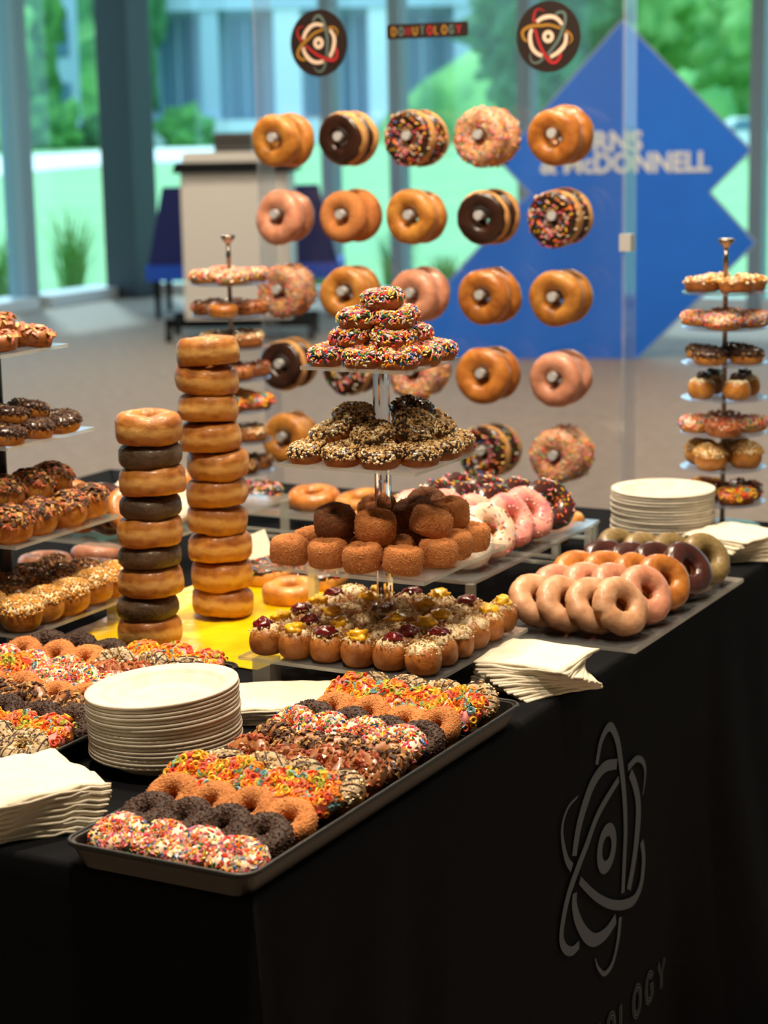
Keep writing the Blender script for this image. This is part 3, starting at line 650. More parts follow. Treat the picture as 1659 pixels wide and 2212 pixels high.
kind('PR', PUF, 'dough_puff', None, [('cream', lambda s, r: creamtop(s, r), ['cream']), ('jam', lambda s, r: dollop(s, r, .52), ['jam_red']), ('crumbs', lambda s, r: crumbs(s, r, 70, .0018, 32, 65, .003, cols=3), ['cr_tan', 'cr_cream', 'cr_tan2'])], 3, cls=Bun, e=.8, low=.8, desc='red-jam cream puff')
kind('PW', PUF, 'dough_puff', None, [('cream', lambda s, r: creamtop(s, r, .78), ['cream']), ('crumbs', lambda s, r: crumbs(s, r, 110, .002, 20, 85, .004, cols=3), ['cr_tan', 'cr_cream', 'cr_tan2'])], 3, cls=Bun, e=.8, low=.8, desc='crumb-topped cream puff')
# towers, pegs, boards
kind('TG', TOW, 'dough_band', None, nvar=7, lump=.14, e=.68, desc='golden glazed')
kind('TK', TOC, 'dough_choc', None, nvar=4, lump=.1, e=.75, desc='dark chocolate cake')
kind('G', BIG, 'dough_gold', 'glaze_orange', nvar=4, lump=.11, ic=(-20, 178), desc='golden glazed', e=.8)
kind('G2', BIG, 'dough_gold', None, nvar=5, desc='golden brown glazed', lump=.12, e=.8)
kind('PK', BIG, 'dough_gold', 'glaze_pink', nvar=3, ic=(-25, 178), lump=.1, desc='pink-brown glazed')
kind('CI', BIG, 'cinnamon', None, nvar=2, desc='cinnamon-sugared', lump=.05)
kind('CH', BIG, 'dough_pale', 'icing_choc', nvar=3, ic=(30, 178), lump=.1, desc='chocolate-iced', drip=16, e=.8)
SPB = lambda n: ('sprinkles', lambda s, r: sprinkles(s, r, n, .0075, .0013, 25, 165), SP)
kind('CS', BIG, 'dough_pale', 'icing_choc', [('sprinkles', lambda s, r: sprinkles(s, r, 170, .0075, .0012, 30, 165), SP)], 3, ic=(25, 178), lump=.1, desc='chocolate-iced sprinkled', e=.8)
kind('WS', BIG, 'dough_gold', 'glaze_tan', [('sprinkles', lambda s, r: sprinkles(s, r, 260, .0075, .0012, -15, 165), SP)], 3, ic=(-15, 178), lump=.1, desc='tan-iced sprinkled')
LEAN = (.030, .0175, .0165)
kind('LT', LEAN, 'dough_brown', 'glaze_tan', nvar=4, lump=.12, ic=(-22, 178), desc='tan-glazed', drip=45)
kind('LP', LEAN, 'dough_brown', 'glaze_pink', nvar=4, lump=.12, ic=(-30, 178), desc='pink-glazed')
kind('LO', LEAN, 'dough_brown', 'glaze_orange', nvar=4, lump=.12, ic=(-35, 178), desc='caramel-glazed')
kind('LC', LEAN, 'dough_brown', 'icing_plum', nvar=3, lump=.1, ic=(-10, 178), desc='dark chocolate-glazed')
kind('LM', LEAN, 'glaze_matcha', None, nvar=3, lump=.1, desc='olive-brown cake')
kind('QP', LEAN, 'dough_pale', 'icing_pink', [('white_chips', lambda s, r: crumbs(s, r, 70, .0028, 10, 165, cols=2), ['sp_white', 'sp_pink'])], 3, ic=(0, 178), lump=.13, desc='pink-iced')
kind('QW', LEAN, 'dough_pale', 'icing_white', [('sprinkles', lambda s, r: sprinkles(s, r, 80, .0075, .0012, 20, 165), SP)], 3, ic=(-10, 178), lump=.13, desc='white-iced sprinkled')
kind('QC', LEAN, 'dough_brown', 'icing_plum', [('sprinkles', lambda s, r: sprinkles(s, r, 70, .0075, .0012, 20, 165), SP)], 3, ic=(-10, 178), lump=.13, desc='dark-iced sprinkled')
kind('QZ', LEAN, 'powder', None, nvar=2, desc='white powdered')
# side stand
kind('RC', STD, 'dough_brown', 'icing_maple', [('coconut', lambda s, r: shards(s, r, 90, .005, 3), ['icing_rose', 'cr_tan', 'cr_bacon2'])], 2, desc='toasted-coconut', ic=(-10, 172))
kind('CD', STD, 'dough_gold', 'icing_choc', [('crumbs', lambda s, r: crumbs(s, r, 520, .0026, 5, 172, cols=4, wts=[4, 4, 3, .7]), DK + ['cr_choc', 'cr_tan2'])], 3, desc='chocolate-flaked', ic=(10, 172))
BUN = (0, .031, .026)
kind('BC', BUN, 'dough_gold', None, [('chocolate_curls', lambda s, r: shards(s, r, 260, .0045, 4, 10, 90), ['cr_choc', 'cr_tan2', 'cr_bacon2', 'cr_dark2'])], 3, cls=Bun, desc='chocolate-curl bun', low=.8)
kind('BN', BUN, 'dough_gold', 'cream', [('nut_crumbs', lambda s, r: crumbs(s, r, 650, .0027, 10, 90, .0015, cols=3, wts=[5, 1, 3]), ['cr_gold', 'cr_cream', 'cr_tan2'])], 3, cls=Bun, desc='nut-crumbed cream bun', low=.8, ic=(15, 90))
kind('BD', BUN, 'dough_gold', 'icing_maple', [('chocolate_crumbs', lambda s, r: crumbs(s, r, 420, .0027, 10, 90, .0015, cols=3), ['cr_choc', 'cr_tan2', 'cr_dark2'])], 2, cls=Bun, desc='cocoa-crumbed bun', low=.8, ic=(15, 90))
kind('NG', STD, 'dough_brown', 'icing_maple', [('nut_crumbs', lambda s, r: crumbs(s, r, 160, .0036, 10, 165, cols=2), ['cr_gold', 'cr_cream'])], 3, desc='chopped-nut')
kind('BW', (0, .026, .022), 'dough_gold', 'cream', [('jam', lambda s, r: dollop(s, r, .5), ['icing_choc'])], 2, cls=Bun, desc='chocolate-capped cream bun', low=.8, ic=(35, 90))
kind('MG', STD, 'dough_gold', 'glaze_orange', nvar=2, desc='glazed', ic=(-10, 172))

# ------------------------------------------------------------------ pans
def rrect(x0, x1, y0, y1, r, n=5):
    out = []
    for cx, cy, a0 in ((x1 - r, y1 - r, 0), (x0 + r, y1 - r, 90), (x0 + r, y0 + r, 180), (x1 - r, y0 + r, 270)):
        for i in range(n + 1): a = rad(a0 + 90 * i / n); out.append((cx + r * math.cos(a), cy + r * math.sin(a)))
    return out
def pan(x0, x1, y0, y1, label, h=.026):
    cx, cy = (x0 + x1) / 2, (y0 + y1) / 2; hx_, hy_ = (x1 - x0) / 2, (y1 - y0) / 2
    e = empty('sheet_pan', T(cx, cy, ZT)); tag(e, label, 'pan', 'black sheet pans')
    q = MB(); loops = []
    for ins, z, r in ((.012, .0005, .018), (.004, h - .004, .02), (0, h, .022), (.001, h + .002, .022), (.006, h + .001, .018), (.0145, .004, .016)):
        L_ = [(x, y, z) for x, y in rrect(-hx_ + ins, hx_ - ins, -hy_ + ins, hy_ - ins, r)]; loops.append(len(q.v)); n = len(L_); q.v += L_
    for a, c in zip(loops, loops[1:]):
        for i in range(n): j = (i + 1) % n; q.f.append((a + i, a + j, c + j, c + i)); q.m.append(0)
    q.f.append(tuple(loops[0] + i for i in reversed(range(n)))); q.m.append(0); q.f.append(tuple(loops[-1] + i for i in range(n))); q.m.append(0)
    q.build('tray', 'pan_black', e, smooth=False)
    q = MB(); q.tube([(x, y, h + .001) for x, y in rrect(-hx_ + .001, hx_ - .001, -hy_ + .001, hy_ - .001, .021)] + [(hx_ - .001, hy_ - .022, h + .001)], .0028, 6, caps=False); q.build('rolled_rim', 'pan_black', e, smooth=True)
    return e
pan(-.224, .004, -.012, .634, 'long black sheet pan full of mini donuts at table corner')
rows = ['S', 'K', 'C', 'F', 'D', 'B', 'H', 'S', 'K', 'C', 'F', 'D']
J = random.Random(21)
def jit(a): return J.uniform(-a, a)
for i, k in enumerate(rows):
    for j in range(4):
        y = .040 + i * .0496 + jit(.004); x = -.187 + j * .0492 + jit(.003)
        lean = rad(30 + jit(9)) if i > 0 else rad(16 + jit(8))
        z = ZT + .004 + .0125 + .0165 * math.sin(lean) + (.004 if i else .0) + (.008 if k in 'SFH' and i in (7, 3, 10) else 0)
        donut(k, 'mini_donut', '%s mini donut, %s from left in %s row of the corner pan' % (KINDS[k]['desc'], od(j), 'front' if i == 0 else od(i)), 'mini donut', 'mini donuts in the corner pan',
              (x, y, z), (jit(.14), -math.sin(lean), math.cos(lean)), sc=1.0 + jit(.05))
pan(-.745, -.412, .178, .637, 'black sheet pan of mini donuts behind plates, beside yellow sheet')
rows2 = ['D', 'F', 'K', 'H', 'C', 'S', 'B', 'D', 'F']
for i, k0 in enumerate(rows2):
    for j in range(6):
        k = k0
        if j < 3 and i >= 6: k = {6: 'S', 7: 'C', 8: 'K'}[i]
        if i == 5 and j < 2: k = 'F'
        x = -.716 + j * .0535 + jit(.004); y = .215 + i * .0478 + jit(.004)
        if i < 3 and j < 3: continue            # wholly outside the picture
        lean = rad(28 + jit(9)); z = ZT + .004 + .0125 + .0165 * math.sin(lean) + .003
        donut(k, 'mini_donut', '%s mini donut, %s from right in %s row of the pan behind plates' % (KINDS[k]['desc'], od(5 - j), 'front' if i == 0 else od(i)), 'mini donut', 'mini donuts in the pan behind the plates',
              (x, y, z), (jit(.15), -math.sin(lean), math.cos(lean)), sc=1.0 + jit(.05))

# ------------------------------------------------------------------ plates and napkins
def plate_mesh(R=.0915):
    q = MB(); q.lathe([(R * .62, 0), (R * .68, .0012), (R * .78, .0125), (R * .97, .0165), (R, .0165), (R, .0195), (R * .965, .0200), (R * .84, .0168), (R * .805, .0160), (R * .79, .0130), (R * .76, .0125), (R * .68, .0045), (R * .60, .003), (.001, .003)], 56)
    return q.mesh('paper_plate', 'paper_plate', True)
PM = plate_mesh()
def plate_stack(c, n, sp, tilt, tdir, where, grp):
    for i in range(n):
        o = obj('paper_plate', PM); a = tilt * i / n; ax = Vector((-tdir[1], tdir[0], 0))
        z = ZT + .001 + i * sp
        o.matrix_world = T(c[0] + jit(.0012), c[1] + jit(.0012), z + math.tan(a) * .0) @ Matrix.Rotation(-a, 4, ax) @ RZ(jit(3))
        k = n - 1 - i
        tag(o, ('white paper plate lying on top of the %s' % where) if k == 0 else ('white paper plate at the bottom of the %s' % where if i == 0 else 'white paper plate, %s from the top of the %s' % (od(k), where)), 'plate', grp)
plate_stack((-.322, .322), 17, .0046, rad(4.5), (.88, .47), 'near plate stack', 'plates in the near stack')
plate_stack((-.215, 1.715), 16, .0052, rad(0), (1, 0), 'far plate stack', 'plates in the far stack')
def napkin_mesh(seed, a=.0635, th=.0032, wave=.0022):
    q = MB(); n = 12; top, bot = [], []
    for i in range(n + 1):
        for j in range(n + 1):
            x = -a + 2 * a * i / n; y = -a + 2 * a * j / n; ed = max(abs(x), abs(y)) / a
            z = wave * noise.noise((x * 38 + seed, y * 38, 1)) * (.2 + ed ** 2 * 1.1) - .003 * max(0, (abs(x) + abs(y)) / a - 1.3)
            k = 1 + .015 * noise.noise((x * 60, y * 60, seed))
            top.append((x * k, y * k, z + th)); bot.append((x * k, y * k, z + th * .25 * (1 - ed)))
    q.v = top + bot; N_ = (n + 1) ** 2
    for i in range(n):
        for j in range(n):
            p = i * (n + 1) + j; s_ = n + 1
            q.f += [(p, p + s_, p + s_ + 1, p + 1), (N_ + p + 1, N_ + p + s_ + 1, N_ + p + s_, N_ + p)]
    for i in range(n):
        for a_, c_ in (((i * (n + 1)), ((i + 1) * (n + 1))), ((i + 1) * (n + 1) + n, i * (n + 1) + n), (i + 1, i), (n * (n + 1) + i, n * (n + 1) + i + 1)):
            q.f.append((a_, c_, N_ + c_, N_ + a_)[::-1])
    q.m = [0] * len(q.f); return q.mesh('napkin', 'napkin', True)
NM = [napkin_mesh(s_) for s_ in (1.3, 7.7, 13.1)]; NMW = [napkin_mesh(s_, .072, .0034, .007) for s_ in (2.3, 5.7)]
def napkins(c, n, rot, fan, sp, where, grp, meshes=NM, shift=(0, 0), tilt=0):
    for i in range(n):
        o = obj('paper_napkin', meshes[i % len(meshes)]); t = i / max(1, n - 1) - .5
        o.matrix_world = T(c[0] + shift[0] * t + jit(.0025), c[1] + shift[1] * t + jit(.0025), ZT + .001 + i * sp) @ RZ(rot + fan * t + jit(.03)) @ Matrix.Rotation(tilt * (i / n), 4, 'Y')
        k = n - 1 - i
        tag(o, ('white paper napkin lying on top of the %s' % where) if k == 0 else ('white paper napkin, %s from the top of the %s' % (od(k), where)), 'napkin', grp)
napkins((-.352, .088), 15, rad(-34), rad(18), .0032, 'napkin pile at table front', 'napkins at the table front', NMW)
napkins((-.295, .545), 8, rad(22), rad(14), .003, 'napkin pile behind near plates', 'napkins behind the near plates')
napkins((-.055, .805), 13, rad(30), rad(-62), .0031, 'fanned napkin pile by table edge', 'fanned napkins by the table edge')
napkins((-.065, 1.665), 12, rad(55), rad(40), .0034, 'napkin pile beside far plates', 'napkins beside the far plates')

# ------------------------------------------------------------------ clear stands
def tier_stand(cx, cy, label, post=None):
    e = empty('tier_stand', T(cx, cy, ZT)); tag(e, label, 'cake stand', 'square clear tier stands')
    for z, w_ in ((.04, .295), (.163, .25), (.30, .205), (.428, .158)):
        q = MB(); h = w_ / 2; q.box(-h, h, -h, h, z - .005, z, 0, 1); q.build('shelf', ['acrylic', 'acrylic_edge'], e)
    for z0, z1 in ((.04, .158), (.163, .295), (.30, .423)):
        q = MB(); q.lathe([(.0115, z0 + .0005), (.0115, z1 - .0005)], 20); q.build('post', post or 'solid_acrylic', e, smooth=False)
    for x in (-.12, .12):
        for y in (-.12, .12):
            q = MB(); q.box(x - .014, x + .014, y - .014, y + .014, 0, .0345, 0, 1); q.build('foot', ['acrylic', 'acrylic_edge'], e)
    return e
mat('post_black', '#14161a', .35)
CS = (-.27, .78); LS = (-.90, .742)
tier_stand(*CS, 'clear four-level square donut stand in the middle of the table')
tier_stand(*LS, 'clear square donut stand with black post at the picture edge', 'post_black')
def put(key, name, cat, grp, label, x, y, z, nrm=None, sc=1, base=None, **k):
    """rest a donut on height z"""
    K = KINDS[key]; h = K['shape'][2] * K['low'] * sc
    return donut(key, name, label, cat, grp, (x, y, z + h), nrm or (jit(.06), jit(.06), 1), sc=sc, **k)
# bottom shelf: cream puffs, six by six round the post
PP = [list('RWYYYY'), list('YRYWRY'), list('RYWYYY'), list('YWRWYW'), list('RYWYWR'), list('WYRYRY')]
for i in range(6):
    for j in range(6):
        x = CS[0] - .118 + j * .0472 + jit(.003); y = CS[1] - .118 + i * .0472 + jit(.003)
        k = 'P' + 'RYRYRW'[j] if i == 0 else ('P' + 'WRWWYY'[i] if j == 5 else 'P' + PP[i][j])
        put(k, 'filled_donut', 'cream puff', 'cream puffs on the bottom shelf', '%s, %s from left in %s row of middle stand' % (KINDS[k]['desc'], od(j), 'front' if i == 0 else od(i)), x, y, ZT + .041)
# second shelf: thick cinnamon donuts in two layers
z = ZT + .164; n_ = 0
def ringpos(n, rx, ry, a0=0): return [(rx * math.cos(a0 + 2 * PI * i / n), ry * math.sin(a0 + 2 * PI * i / n)) for i in range(n)]
low = [(-.094, -.09), (-.037, -.095), (.02, -.095), (.077, -.09), (.095, -.033), (.095, .024), (.093, .081), (.036, .092), (-.02, .092), (-.077, .085), (-.095, -.032), (-.095, .026), (-.039, -.037), (.037, -.036), (.038, .03), (-.04, .032)]
for i, (x, y) in enumerate(low):
    k = 'CK' if i in (8, 14) else 'CF'
    put(k, 'mini_donut', 'mini donut', 'thick donuts on the second shelf', '%s mini donut, %s, lower layer, second shelf' % (KINDS[k]['desc'], ['front left corner', 'front row second from left', 'front row third from left', 'front right corner', 'right edge near front', 'right edge middle', 'right edge at back', 'back row second from right', 'back row third from right', 'back left corner', 'left edge near front', 'left edge near back', 'inside left before post', 'inside right before post', 'inside right behind post', 'inside left behind post'][i]), CS[0] + x + jit(.003), CS[1] + y + jit(.003), z, (jit(.12), jit(.12), 1), sc=.97)
for i, (x, y, k) in enumerate([(-.045, -.055, 'CK'), (.02, -.06, 'CF'), (.075, -.005, 'CF'), (.07, .06, 'CF'), (.028, .038, 'CK'), (-.03, .04, 'CF'), (.02, .09, 'CK')]):
    put(k, 'mini_donut', 'mini donut', 'thick donuts on the second shelf', '%s mini donut, %s, upper layer, second shelf' % (KINDS[k]['desc'], ['front left', 'front middle', 'right side front', 'right side back', 'right beside the post', 'back left', 'at the very back'][i]), CS[0] + x, CS[1] + y, z + .034, (jit(.3), jit(.3) - .1, 1), sc=1.02)
# third shelf: nut-crumbed chocolate donuts
z = ZT + .301
for i, (x, y, k) in enumerate([(-.072, -.072, 'T2'), (-.016, -.075, 'T2'), (.036, -.072, 'T2'), (.074, -.035, 'T2'), (.078, .022, 'T2'), (.07, .075, 'T2'), (-.075, -.012, 'T2'), (-.07, .05, 'T2K'), (.01, .07, 'T2K')]):
    put(k, 'mini_donut', 'mini donut', 'chocolate donuts on the third shelf', '%s mini donut, %s, lower layer, third shelf' % (KINDS[k]['desc'], ['front left corner', 'front row second from left', 'front row third from left', 'front right corner', 'right edge middle', 'back right corner', 'left edge middle', 'back left', 'back middle'][i]), CS[0] + x, CS[1] + y, z, (x * 1.5, -.12 + y, 1), sc=1.02)
for i, (x, y, zz, nr) in enumerate([(-.055, -.042, .021, (-.2, -.2, 1)), (.012, -.045, .021, (0, -.35, 1)), (.052, -.005, .030, (.5, -.5, 1)), (-.035, -.012, .040, (.1, -.25, 1)), (.028, .035, .044, (.3, -.2, 1)), (.055, .045, .028, (.6, 0, 1))]):
    k = 'T2K' if i == 4 else 'T2'
    put(k, 'mini_donut', 'mini donut', 'chocolate donuts on the third shelf', '%s mini donut, %s, upper pile, third shelf' % (KINDS[k]['desc'], ['left side low', 'front middle', 'right side front', 'left side on top', 'topmost beside post', 'right side back'][i]), CS[0] + x, CS[1] + y, z + zz, nr, sc=1.04)
# top shelf: pyramid of sprinkled donuts
z = ZT + .429; lay = [[(-.05, -.05), (.004, -.054), (.056, -.05), (.056, .006), (.054, .056), (-.054, .006), (0, .05), (-.05, .055)], [(-.026, -.032), (.034, -.028), (.03, .03), (-.028, .03)], [(-.02, -.02), (.03, -.012), (.01, .03)], [(.005, -.004)]]
names = ['lowest layer', 'second layer', 'third layer']
for l, pts in enumerate(lay):
    for i, (x, y) in enumerate(pts):
        put('S2', 'mini_donut', 'mini donut', 'sprinkled donuts on the top shelf', 'sprinkled mini donut crowning the pile on middle stand' if l == 3 else 'sprinkled mini donut, %s, %s of pile on top shelf' % ([['front left', 'front middle', 'front right', 'right middle', 'back right', 'left middle', 'back middle', 'back left'], ['front left', 'front right', 'back right', 'back left'], ['left', 'right', 'back']][l][i], names[l]),
            CS[0] + x + jit(.002), CS[1] + y + jit(.002), z + l * .0235, (x * 3 + jit(.1), y * 3 - .1, 1), sc=1.0)
# side stand
z = ZT + .041
for i in range(5):
    for j in range(3):
        x = LS[0] + .118 - j * .058 + jit(.004); y = LS[1] - .118 + i * .058 + jit(.004)
        if i == 0 and j == 2: continue
        k = 'BN' if (j == 0 or i == 0) else 'BD'
        put(k, 'filled_donut', 'bun', 'crumbed buns on the side stand', '%s, %s from right in %s row of side stand bottom' % (KINDS[k]['desc'], od(j), 'front' if i == 0 else od(i)), x, y, z, (jit(.15), jit(.15), 1))
z = ZT + .164
for i in range(4):
    for j in range(2):
        x = LS[0] + .093 - j * .06 + jit(.004); y = LS[1] - .095 + i * .062 + jit(.004)
        put('BC', 'filled_donut', 'bun', 'chocolate-curl buns on the side stand', 'chocolate-curl bun, %s from front in %s line, side stand second shelf' % (od(i), 'outer' if j == 0 else 'inner'), x, y, z, (jit(.15), jit(.15), 1))
for i, (x, y) in enumerate([(.055, -.06), (.06, .0), (.05, .06)]):
    put('BC', 'filled_donut', 'bun', 'chocolate-curl buns on the side stand', 'chocolate-curl bun, %s from front, piled on side stand second shelf' % od(i), LS[0] + x, LS[1] + y, z + .036, (jit(.2), jit(.2), 1))
z = ZT + .301
for i, (x, y, zz) in enumerate([(.072, -.07, 0), (.075, -.008, 0), (.076, .055, 0), (.02, -.065, 0), (.015, .06, 0), (.05, -.035, .022), (.045, .02, .022)]):
    put('CD', 'mini_donut', 'mini donut', 'chocolate-flaked donuts on the side stand', 'chocolate-flaked mini donut, %s, side stand third shelf' % ['front outer corner', 'outer edge middle', 'back outer corner', 'front beside post', 'back beside post', 'piled in front', 'piled behind'][i], LS[0] + x, LS[1] + y, z + zz, (.1 + jit(.15), jit(.2), 1), sc=1.05)
z = ZT + .429
for i, (x, y, zz) in enumerate([(.045, -.045, 0), (.05, .03, 0), (.0, -.045, 0), (.02, -.02, .024), (.0, .04, 0)]):
    put('RC', 'mini_donut', 'mini donut', 'coconut donuts on the side stand', 'toasted-coconut mini donut, %s, side stand top shelf' % ['front outer corner', 'back outer corner', 'front beside post', 'piled on the others', 'back beside post'][i], LS[0] + x, LS[1] + y, z + zz, (.1 + jit(.15), jit(.2), 1), sc=1.12)

# ------------------------------------------------------------------ towers on the yellow sheet
q = MB(); nx, ny = 26, 30
for i in range(nx + 1):
    for j in range(ny + 1):
        x = -.80 + .37 * i / nx; y = .70 + .44 * j / ny
        q.v.append((x + .012 * noise.noise((y * 6, 2, 2)), y + .012 * noise.noise((x * 6, 3, 1)), ZT + .0025 + .0018 * noise.noise((x * 16, y * 16, 0)) + .0012 * noise.noise((x * 40, y * 30, 4))))
for i in range(nx):
    for j in range(ny): p = i * (ny + 1) + j; q.f.append((p, p + ny + 1, p + ny + 2, p + 1)); q.m.append(0)
ys = q.build('yellow_sheet', 'yellow_foil', smooth=False); tag(ys, 'crumpled shiny yellow sheet under the donut towers', 'table sheet')
sm = ys.modifiers.new('thick', 'SOLIDIFY'); sm.thickness = .0008
z = ZT + .0045; off = [0, -.001, .004, .004, .0055, .009, .0125, .011, .0105]
for i in range(9):
    k = 'TK' if i % 2 else 'TG'; h = .0335 if k == 'TK' else .0425
    if i == 8: h = .046
    KINDS[k]; zc = z + h * .47
    donut(k, 'ring_donut', '%s donut, %s from the bottom of the shorter tower' % (KINDS[k]['desc'], od(i)), 'donut', 'donuts in the shorter tower', (-.641 + off[i] * .88 - .0, .745 + off[i] * .47, zc), (jit(.05), jit(.05), 1), sc=1.0 + jit(.015))
    z += h - .001
z = ZT + .0045; off = [0, -.0, -.001, -.003, -.002, 0, -.009, -.012, -.012, -.0085]
for i in range(10):
    h = .0437; zc = z + h * .48
    donut('TG', 'ring_donut', 'golden glazed donut, %s from the bottom of the taller tower' % od(i), 'donut', 'donuts in the taller tower', (-.642 + off[i] * .88, .94 + off[i] * .47, zc), (jit(.09), jit(.09), 1), sc=1.0 + jit(.025))
    z += h - .001
for i, (k, x, y) in enumerate([('CS', -.70, 1.16), ('CS', -.60, 1.17), ('G2', -.595, 1.065)]):
    put(k, 'ring_donut', 'donut', 'donuts behind the towers', ['chocolate-iced sprinkled donut lying right behind the taller tower', 'chocolate-iced sprinkled donut between taller tower and middle stand', 'golden donut on yellow sheet behind middle stand'][i], x, y, ZT + .004, (jit(.1), -.1, 1), sc=.85)
cd = MB(); cd.box(-.022, .022, -.001, .001, 0, .05); cdo = cd.build('place_card', 'napkin', None, mw=T(-.80, 1.31, ZT + .002) @ RZ(rad(20)) @ Matrix.Rotation(rad(-35), 4, 'X') @ Matrix.Rotation(rad(-25), 4, 'Y')); tag(cdo, 'small white card leaning behind the taller tower', 'card')

# ------------------------------------------------------------------ boards and risers
def riser(x0, x1, y0, y1, z, label, t=.005):
    e = empty('clear_riser', T((x0 + x1) / 2, (y0 + y1) / 2, ZT)); tag(e, label, 'riser', 'clear acrylic risers')
    hx_, hy_ = (x1 - x0) / 2, (y1 - y0) / 2; H = z - ZT
    q = MB(); q.box(-hx_, hx_, -hy_, hy_, H - t, H, 0, 1); q.build('shelf', ['acrylic', 'acrylic_edge'], e)
    for sx in (-1, 1):
        for sy in (-1, 1):
            x, y = sx * (hx_ - .008), sy * (hy_ - .008)
            q = MB(); q.box(x - .006, x + .006, y - .006, y + .006, 0, H - t - .0005, 1); q.build('leg', ['acrylic', 'acrylic_edge'], e)
    for sy in (-1, 1):
        q = MB(); q.box(-hx_ + .015, hx_ - .015, sy * (hy_ - .008) - .002, sy * (hy_ - .008) + .002, .001, .006, 1); q.build('rail', ['acrylic', 'acrylic_edge'], e)
    return e
riser(-.53, -.245, 1.005, 1.475, ZT + .078, 'clear riser of pink donuts behind the middle stand')
riser(-1.22, -.84, 1.005, 1.475, ZT + .078, 'clear riser behind the side stand')
riser(-1.04, -.325, 1.505, 1.69, ZT + .036, 'low clear riser of glazed donuts before the peg wall')
q = MB(); q.box(-.21, .012, .998, 1.478, ZT, ZT + .006, 0, 1); bd = q.build('serving_board', ['acrylic', 'acrylic_edge']); tag(bd, 'flat clear serving board of leaning glazed donuts at table edge', 'board')
for i, k in enumerate(['LT', 'LP', 'LO', 'LC', 'LM']):
    for j in range(4):
        x = -.026 - j * .045 + jit(.004) + .004 * (i % 2); y = 1.052 + i * .088 + jit(.004); a = rad(38 + 3 * j + jit(5))
        donut(k, 'ring_donut', '%s donut, %s from table edge in its row on serving board' % (KINDS[k]['desc'], od(j)), 'donut', 'leaning donuts on the serving board', (x - .006, y, ZT + .006 + .0165 * math.sin(a) * .8 + .0475 * math.cos(a) * .96), (math.cos(a), -.38 + jit(.1), math.sin(a)), sc=.93)
zr = ZT + .078
rk = [('QZ', 1.075), ('QW', 1.155), ('QP', 1.235), ('QC', 1.31), ('QC', 1.39)]
for i, (k, y) in enumerate(rk):
    for j in range(4):
        x = -.288 - j * .052 + jit(.004); a = rad(42 + jit(6))
        if k == 'QC' and i == 3 and j < 1: kk = 'QP'
        else: kk = k
        donut(kk, 'ring_donut', '%s donut, %s from right in %s row of the riser' % (KINDS[kk]['desc'], od(j), od(i)), 'donut', 'leaning donuts on the riser', (x - .006, y + jit(.004), zr + .0165 * math.sin(a) * .8 + .0475 * math.cos(a) * .96), (math.cos(a), -.35 + jit(.12), math.sin(a)), sc=.96)
for i, (k, x, y) in enumerate([('LO', -.885, 1.06), ('LC', -.94, 1.065), ('QZ', -.88, 1.15), ('LO', -1.0, 1.06), ('LC', -1.055, 1.06), ('QZ', -.94, 1.15), ('LO', -.885, 1.24)]):
    a = rad(42 + jit(6)); donut(k, 'ring_donut', '%s donut on riser behind side stand, %s' % (KINDS[k]['desc'], ['front outermost', 'front second', 'middle outermost', 'front third', 'front fourth', 'middle second', 'back row'][i]), 'donut', 'leaning donuts on the far riser', (x - .006, y, zr + .0165 * math.sin(a) * .8 + .0475 * math.cos(a) * .96), (math.cos(a), -.35, math.sin(a)), sc=.96)
for i, (x, y) in enumerate([(-1.09, 1.075), (-.99, 1.07), (-.90, 1.08), (-1.05, 1.17)]):
    put('LP', 'ring_donut', 'donut', 'pink donuts under the riser', 'pink-glazed donut lying under riser behind side stand, %s' % ['leftmost', 'second from left', 'rightmost', 'behind the others'][i], x, y, ZT + .002, (jit(.1), jit(.1), 1), sc=.95)
zb = ZT + .036
for i, (k, x) in enumerate([('CS', -.985), ('G', -.865), ('G2', -.76), ('G2', -.655), ('G', -.55), ('G2', -.36)]):
    put(k, 'ring_donut', 'donut', 'donuts on the low back riser', '%s donut, %s from left on low back riser' % (KINDS[k]['desc'], od(i)), x, 1.60 + jit(.01), zb, (jit(.08), -.08 + jit(.08), 1), sc=(.95 if i < 5 else .8) + jit(.03))
put('G', 'ring_donut', 'donut', 'donuts under the low back riser', 'glazed donut lying under the low back riser by far plates', -.385, 1.60, ZT + .007, (0, 0, 1), sc=.7)
wb = obj('paper_plate', PM, None, T(-.72, 1.815, ZT + .001)); tag(wb, 'single white paper plate lying behind the low back riser', 'plate')

